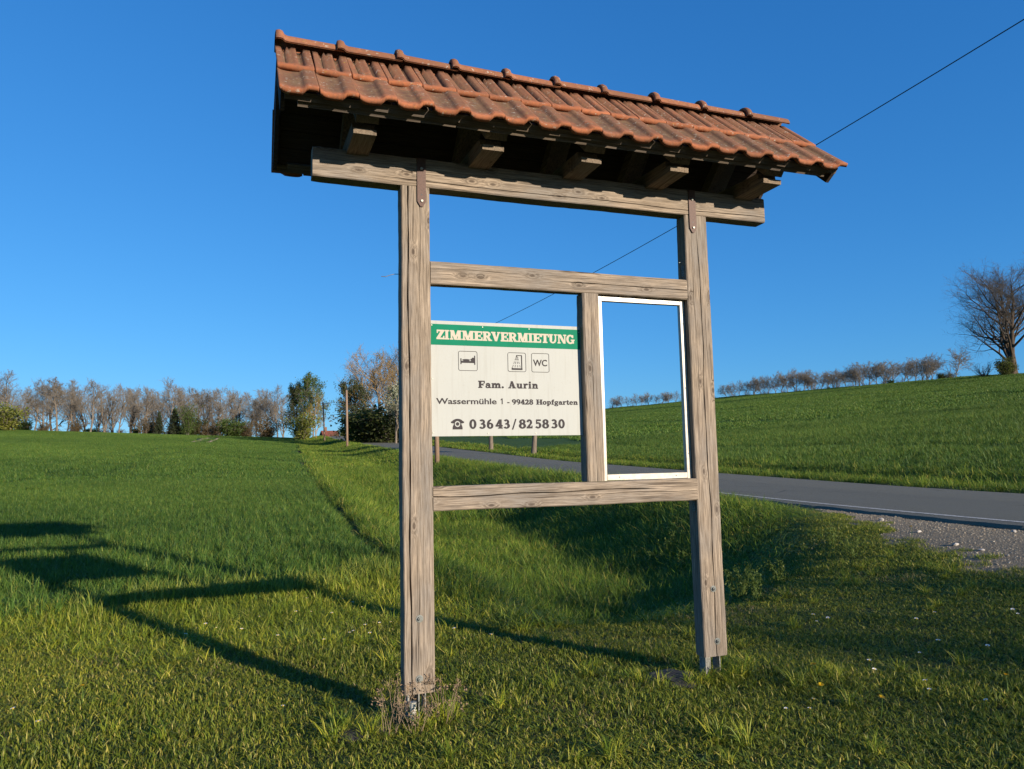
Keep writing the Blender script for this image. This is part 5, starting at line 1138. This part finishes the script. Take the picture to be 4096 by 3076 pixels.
# gravel on the lane shoulder
GRAV = None
def gravel_mat():
    b = NB('gravel_stone'); r = b.attr('tint', 'INSTANCER').outputs['Fac']; c = b.ramp(r, [(0, (.20, .15, .10)), (.5, (.27, .225, .16)), (.85, (.33, .285, .215)), (1, (.40, .35, .27))])
    return b.principled(c, .9, None, .2)
GRAV = gravel_mat()
gs = []
for i in range(5):
    me = rock('pebble', 1.0, 700 + i, .6, 1); me.materials.append(GRAV); gs.append(bpy.data.objects.new('pebble', me))
P = pts(3, 12, -6, 10.5, .045); P = P[inview(P)]; P = P[gravel(P[:, 0], P[:, 1])]; P = P[RNG.uniform(0, 1, len(P)) < .75]
scatter('gravel', gs, P, np.clip(RNG.lognormal(-4.95, .40, len(P)), .004, .022), RNG.uniform(0, 1, len(P)), 'grey gravel on the shoulder between the lawn and the lane', 'gravel', zoff=.001)

# ------------------------------------------------------------------ single small plants
DAISYW = simple('daisy_petal', (.72, .70, .68), .7, .2); DAISYY = simple('flower_yellow', (.62, .40, .01), .7, .2, var=.15); STEM = simple('green_stem', (.07, .12, .02), .7, .2, var=.2); DRY = simple('dry_stalk', (.24, .175, .11), .85, .15, var=.3, scale=30); SEED = simple('brown_seed_head', (.18, .125, .078), .9, .1, var=.35, scale=40)
def petal_ring(n, r0, r1, w, dz, z):
    b = MB()
    for k in range(n):
        a = 2 * math.pi * k / n; c, s = math.cos(a), math.sin(a); i = len(b.v)
        for rr, ww, zz in ((r0, w * .4, z), (r1 * .8, w, z + dz * .8), (r1, w * .5, z + dz)):
            b.v += [(c * rr - s * ww, s * rr + c * ww, zz), (c * rr + s * ww, s * rr - c * ww, zz)]
        b.f += [(i, i + 1, i + 3, i + 2), (i + 2, i + 3, i + 5, i + 4)]
    return b
D_ST = MB().tube([(0, 0, -.01), (.003, .001, .035), (.002, .003, .062)], [.0012, .0011, .001], 5).mesh('stem'); D_ST.materials.append(STEM)
D_PE = petal_ring(13, .003, .011, .0022, .003, .063).mesh('petals'); D_PE.materials.append(DAISYW)
D_CE = MB().lathe([(.0044, .0615), (.004, .0655), (.0015, .067)], 8).mesh('centre'); D_CE.materials.append(DAISYY)
L_ST = MB().tube([(0, 0, -.01), (.006, .002, .06), (.003, .006, .11)], [.0022, .002, .0018], 6).mesh('stem'); L_ST.materials.append(STEM)
L_PE = MB(); 
for zz, rr, nn in ((.112, .021, 22), (.115, .017, 18), (.118, .011, 12)):
    pr = petal_ring(nn, .001, rr, .0022, .004, zz); o0 = len(L_PE.v); L_PE.v += pr.v; L_PE.f += [tuple(o0 + q for q in f) for f in pr.f]
L_PE = L_PE.mesh('petals'); L_PE.materials.append(DAISYY)
def flower(name, parts, x, y, sc, label, cat, group, lift=0.0):
    e = empty(name, (x, y, tz(x, y) + lift), rnd.uniform(0, 6.28)); e.scale = (sc,) * 3; e.rotation_euler = (rnd.uniform(-.25, .05), rnd.uniform(-.15, .2), rnd.uniform(0, 6.28)); tag(e, label, cat, group)
    for nm, me in parts:
        o = bpy.data.objects.new(nm, me); COL.objects.link(o); o.parent = e
daisy_px = [(425, 1375), (445, 1370), (470, 1376), (500, 1368), (520, 1380), (395, 1392), (560, 1352), (612, 1325), (640, 1342), (670, 1338), (735, 1300), (745, 1310), (758, 1318), (780, 1330), (755, 1385), (765, 1380), (790, 1372), (800, 1392), (820, 1362), (845, 1360), (700, 1400), (720, 1345), (600, 1395), (350, 1378), (660, 1310), (985, 1380), (1000, 1400), (1060, 1395),
            (1760, 1352), (1765, 1360), (1980, 1362), (2020, 1342), (2030, 1412), (1990, 1430), (2105, 1400), (2135, 1420), (1880, 1455), (1885, 1470), (2005, 1500), (1750, 1560), (1755, 1535), (2010, 1515), (2190, 1340), (2200, 1345), (1860, 1530), (1700, 1555), (2140, 1540), (35, 1560), (85, 1590), (610, 1555), (1690, 1240), (1790, 1358)]
daisy_px.sort(); _cnt = {}
def nth(n): return '%d%s' % (n, 'th' if 10 < n % 100 < 14 else {1: 'st', 2: 'nd', 3: 'rd'}.get(n % 10, 'th'))
for u, v in daisy_px:
    p = ground_hit(u, v); zn = 'left of the left post' if u < 870 else ('between the two posts' if u < 1500 else 'right of the right post'); _cnt[zn] = _cnt.get(zn, 0) + 1
    flower('daisy', (('stem', D_ST), ('petals', D_PE), ('centre', D_CE)), p[0], p[1], rnd.uniform(1.0, 1.5), 'tiny white daisy %s, %s from the left there' % (zn, nth(_cnt[zn])), 'daisy', 'daisies in the grass')
for u, v, lab in ((1970, 1160, 'yellow dandelion at the edge of the gravel'), (1903, 1560, 'yellow dandelion low in the grass at bottom right'), (1773, 1527, 'small yellow dandelion left of the lower right one'), (1768, 1480, 'half-closed dandelion in the shaded lawn'), (2175, 1510, 'orange-yellow dandelion at the right picture edge'), (178, 1530, 'single yellow dandelion in the left lawn')):
    p = ground_hit(u, v); flower('dandelion', (('stem', L_ST), ('petals', L_PE)), p[0], p[1], 1.0, lab, 'dandelion', 'dandelions in the grass', .02)

# leafy weeds on the ditch bank
M_WEED = leaf_mat('weed_leaf', (.05, .085, .016), (.13, .155, .03), .3)
def weed_mesh(seed, H, n, lw):
    q = np.random.default_rng(seed); st = Limbs(); tips = []
    for i in range(n):
        a = q.uniform(0, 6.28); r = q.uniform(0, .10); d = np.array([math.cos(a) * .28, math.sin(a) * .28, 1.0]); P = [np.array([math.cos(a) * r, math.sin(a) * r, -.02])]
        for k_ in range(5): d = d + q.normal(0, .10, 3); P.append(P[-1] + d / np.linalg.norm(d) * H * q.uniform(.8, 1.05) / 5)
        P = np.array(P); st.add(P, np.linspace(.0032, .0014, 6), 4)
        for t in np.linspace(.25, 1, 13): j = min(4, int(t * 5)); tips.append(P[j] + (P[j + 1] - P[j]) * (t * 5 - j))
    s = st.mesh('weed_stems'); s.materials.append(STEM); return s, leaf_cloud('weed_leaves', np.repeat(np.array(tips), 3, 0), lw, seed, None, .016, M_WEED)
WEEDS = [weed_mesh(800 + i, .42, 9, .017) for i in range(3)]
wl = [(1415, 1232, 1.0, 'leafy weed with pale tips, leftmost in the ditch behind the sign'), (1440, 1205, 1.05, 'bushy pale weed behind the lower rail near right post'), (1468, 1190, 1.1, 'tall pale weed close left of the right post'), (1405, 1190, .95, 'thin pale weed in the dark ditch grass'), (1375, 1215, .9, 'small pale weed left of the ditch weeds'), (1480, 1232, 1.0, 'weed low against the left side of the right post'),
      (1592, 1300, 1.1, 'dense leafy weed just right of the right post'), (1615, 1290, 1.15, 'second leafy weed right of the right post'), (1640, 1298, 1.0, 'low leafy weed right of the dense clump'), (1690, 1262, .9, 'weed on the dark slope right of the sign'), (1850, 1205, .8, 'leafy weed by the bare patch near the gravel'), (1795, 1180, .8, 'weed in the sunlit grass left of the gravel'),
      (790, 1265, .9, 'brownish leafy weed left of the left post'), (1090, 1368, .6, 'small weed in the post shadow between the posts')]
for i, (u, v, sc, lab) in enumerate(wl):
    p = ground_hit(u, v); e = empty('weed_plant', (p[0], p[1], tz(p[0], p[1])), rnd.uniform(0, 6)); e.scale = (sc * .85,) * 3; tag(e, lab, 'weed', 'leafy weeds on the ditch bank')
    for nm, me in zip(('stems', 'leaves'), WEEDS[i % 3]):
        o = bpy.data.objects.new(nm, me); COL.objects.link(o); o.parent = e
# dried seed stalks round the left foot
def dry_mesh(seed, n, H, sp):
    q = np.random.default_rng(seed); st = Limbs(); hd = []
    for i in range(n):
        a = q.uniform(0, 6.28); d = np.array([math.cos(a) * sp, math.sin(a) * sp, 1.0]); P = [np.array([math.cos(a) * .03, math.sin(a) * .03, -.01])]
        for k_ in range(4): d = d + q.normal(0, .13, 3); P.append(P[-1] + d / np.linalg.norm(d) * H * q.uniform(.6, 1.1) / 4)
        P = np.array(P); st.add(P, np.linspace(.0018, .001, 5), 4)
        for k_ in range(5):
            e = P[-1] + q.normal(0, .018, 3); st.add(np.array([P[-2] * .3 + P[-1] * .7, e]), np.array([.001, .0007]), 3); hd.append(e)
    s = st.mesh('dry_stalks'); s.materials.append(DRY); h = leaf_cloud('seed_heads', np.repeat(np.array(hd), 3, 0), .0075, seed, None, .006, SEED); return s, h
for i, (x, y, n, H, sp, lab) in enumerate(((-.12, -.16, 9, .24, .35, 'dried brown seed stalks left of the left post foot'), (.02, -.19, 10, .17, .4, 'low dried stalks in front of the left post foot'), (.20, -.10, 14, .27, .55, 'dried brown seed stalks right of the left post foot'), (-.06, -.02, 8, .30, .3, 'tall dried stalks against the left post corner'))):
    e = empty('dried_weed', (x, y, tz(x, y))); tag(e, lab, 'dried weed', 'dried stalks at the left post'); s, h = dry_mesh(900 + i, n, H, sp); obj('stalks', s, None, e); tag(obj('seed_heads', h, None, e), kind='stuff')
# taller tufts left standing where the mower does not reach
tuft_src = [blades('tuft', M_MEAD, 60, .10, .09, .20, .0055, .5, .9, 950 + i) for i in range(4)]
P = [(2.2, .02), (2.28, .1), (2.32, .0), (2.22, .16), (2.0, .18), (1.96, -.02), (2.12, -.08), (2.4, .1), (.22, .05), (.2, -.06), (-.1, .1), (.08, -.14), (-.2, -.1), (-.3, -.02), (-.42, -.12), (-.35, .05), (1.6, .1), (1.62, .2), (1.68, .02), (2.7, -.25), (2.9, -.1), (2.8, -.3)]
P = np.array(P + [(a + RNG.normal(0, .06), b + RNG.normal(0, .05)) for a, b in P]); P = np.concatenate([P, np.stack([RNG.uniform(-5, 8, 150), RNG.uniform(-2.5, 2.4, 150)], -1)])
P = P[~gravel(P[:, 0], P[:, 1]) & (XN(P[:, 1]) - P[:, 0] > .5)]
scatter('grass_tufts', tuft_src, P, RNG.uniform(.6, 1.1, len(P)), RNG.uniform(.2, 1, len(P)), 'taller grass tufts around the post feet and in the lawn', 'grass')
# a few larger stones on the shoulder
for i, (u, v, r, lab) in enumerate(((1905, 1125, .045, 'largest pale stone on the gravel near the road line'), (2065, 1178, .035, 'pale stone at the grassy edge of the gravel'), (2190, 1150, .032, 'grey stone on the gravel at the right picture edge'), (2120, 1190, .03, 'small grey stone among the gravel at right'), (1985, 1150, .03, 'small pale stone above the dandelion'))):
    p = ground_hit(u, v); me = rock('loose_stone', r, 960 + i, .6); o = obj('loose_stone', me, simple('loose_stone_%d' % i, (.34, .31, .27), .9, .2, var=.2), None, (p[0], p[1], tz(p[0], p[1]) + r * .3)); tag(o, lab, 'stone', 'loose stones on the shoulder')
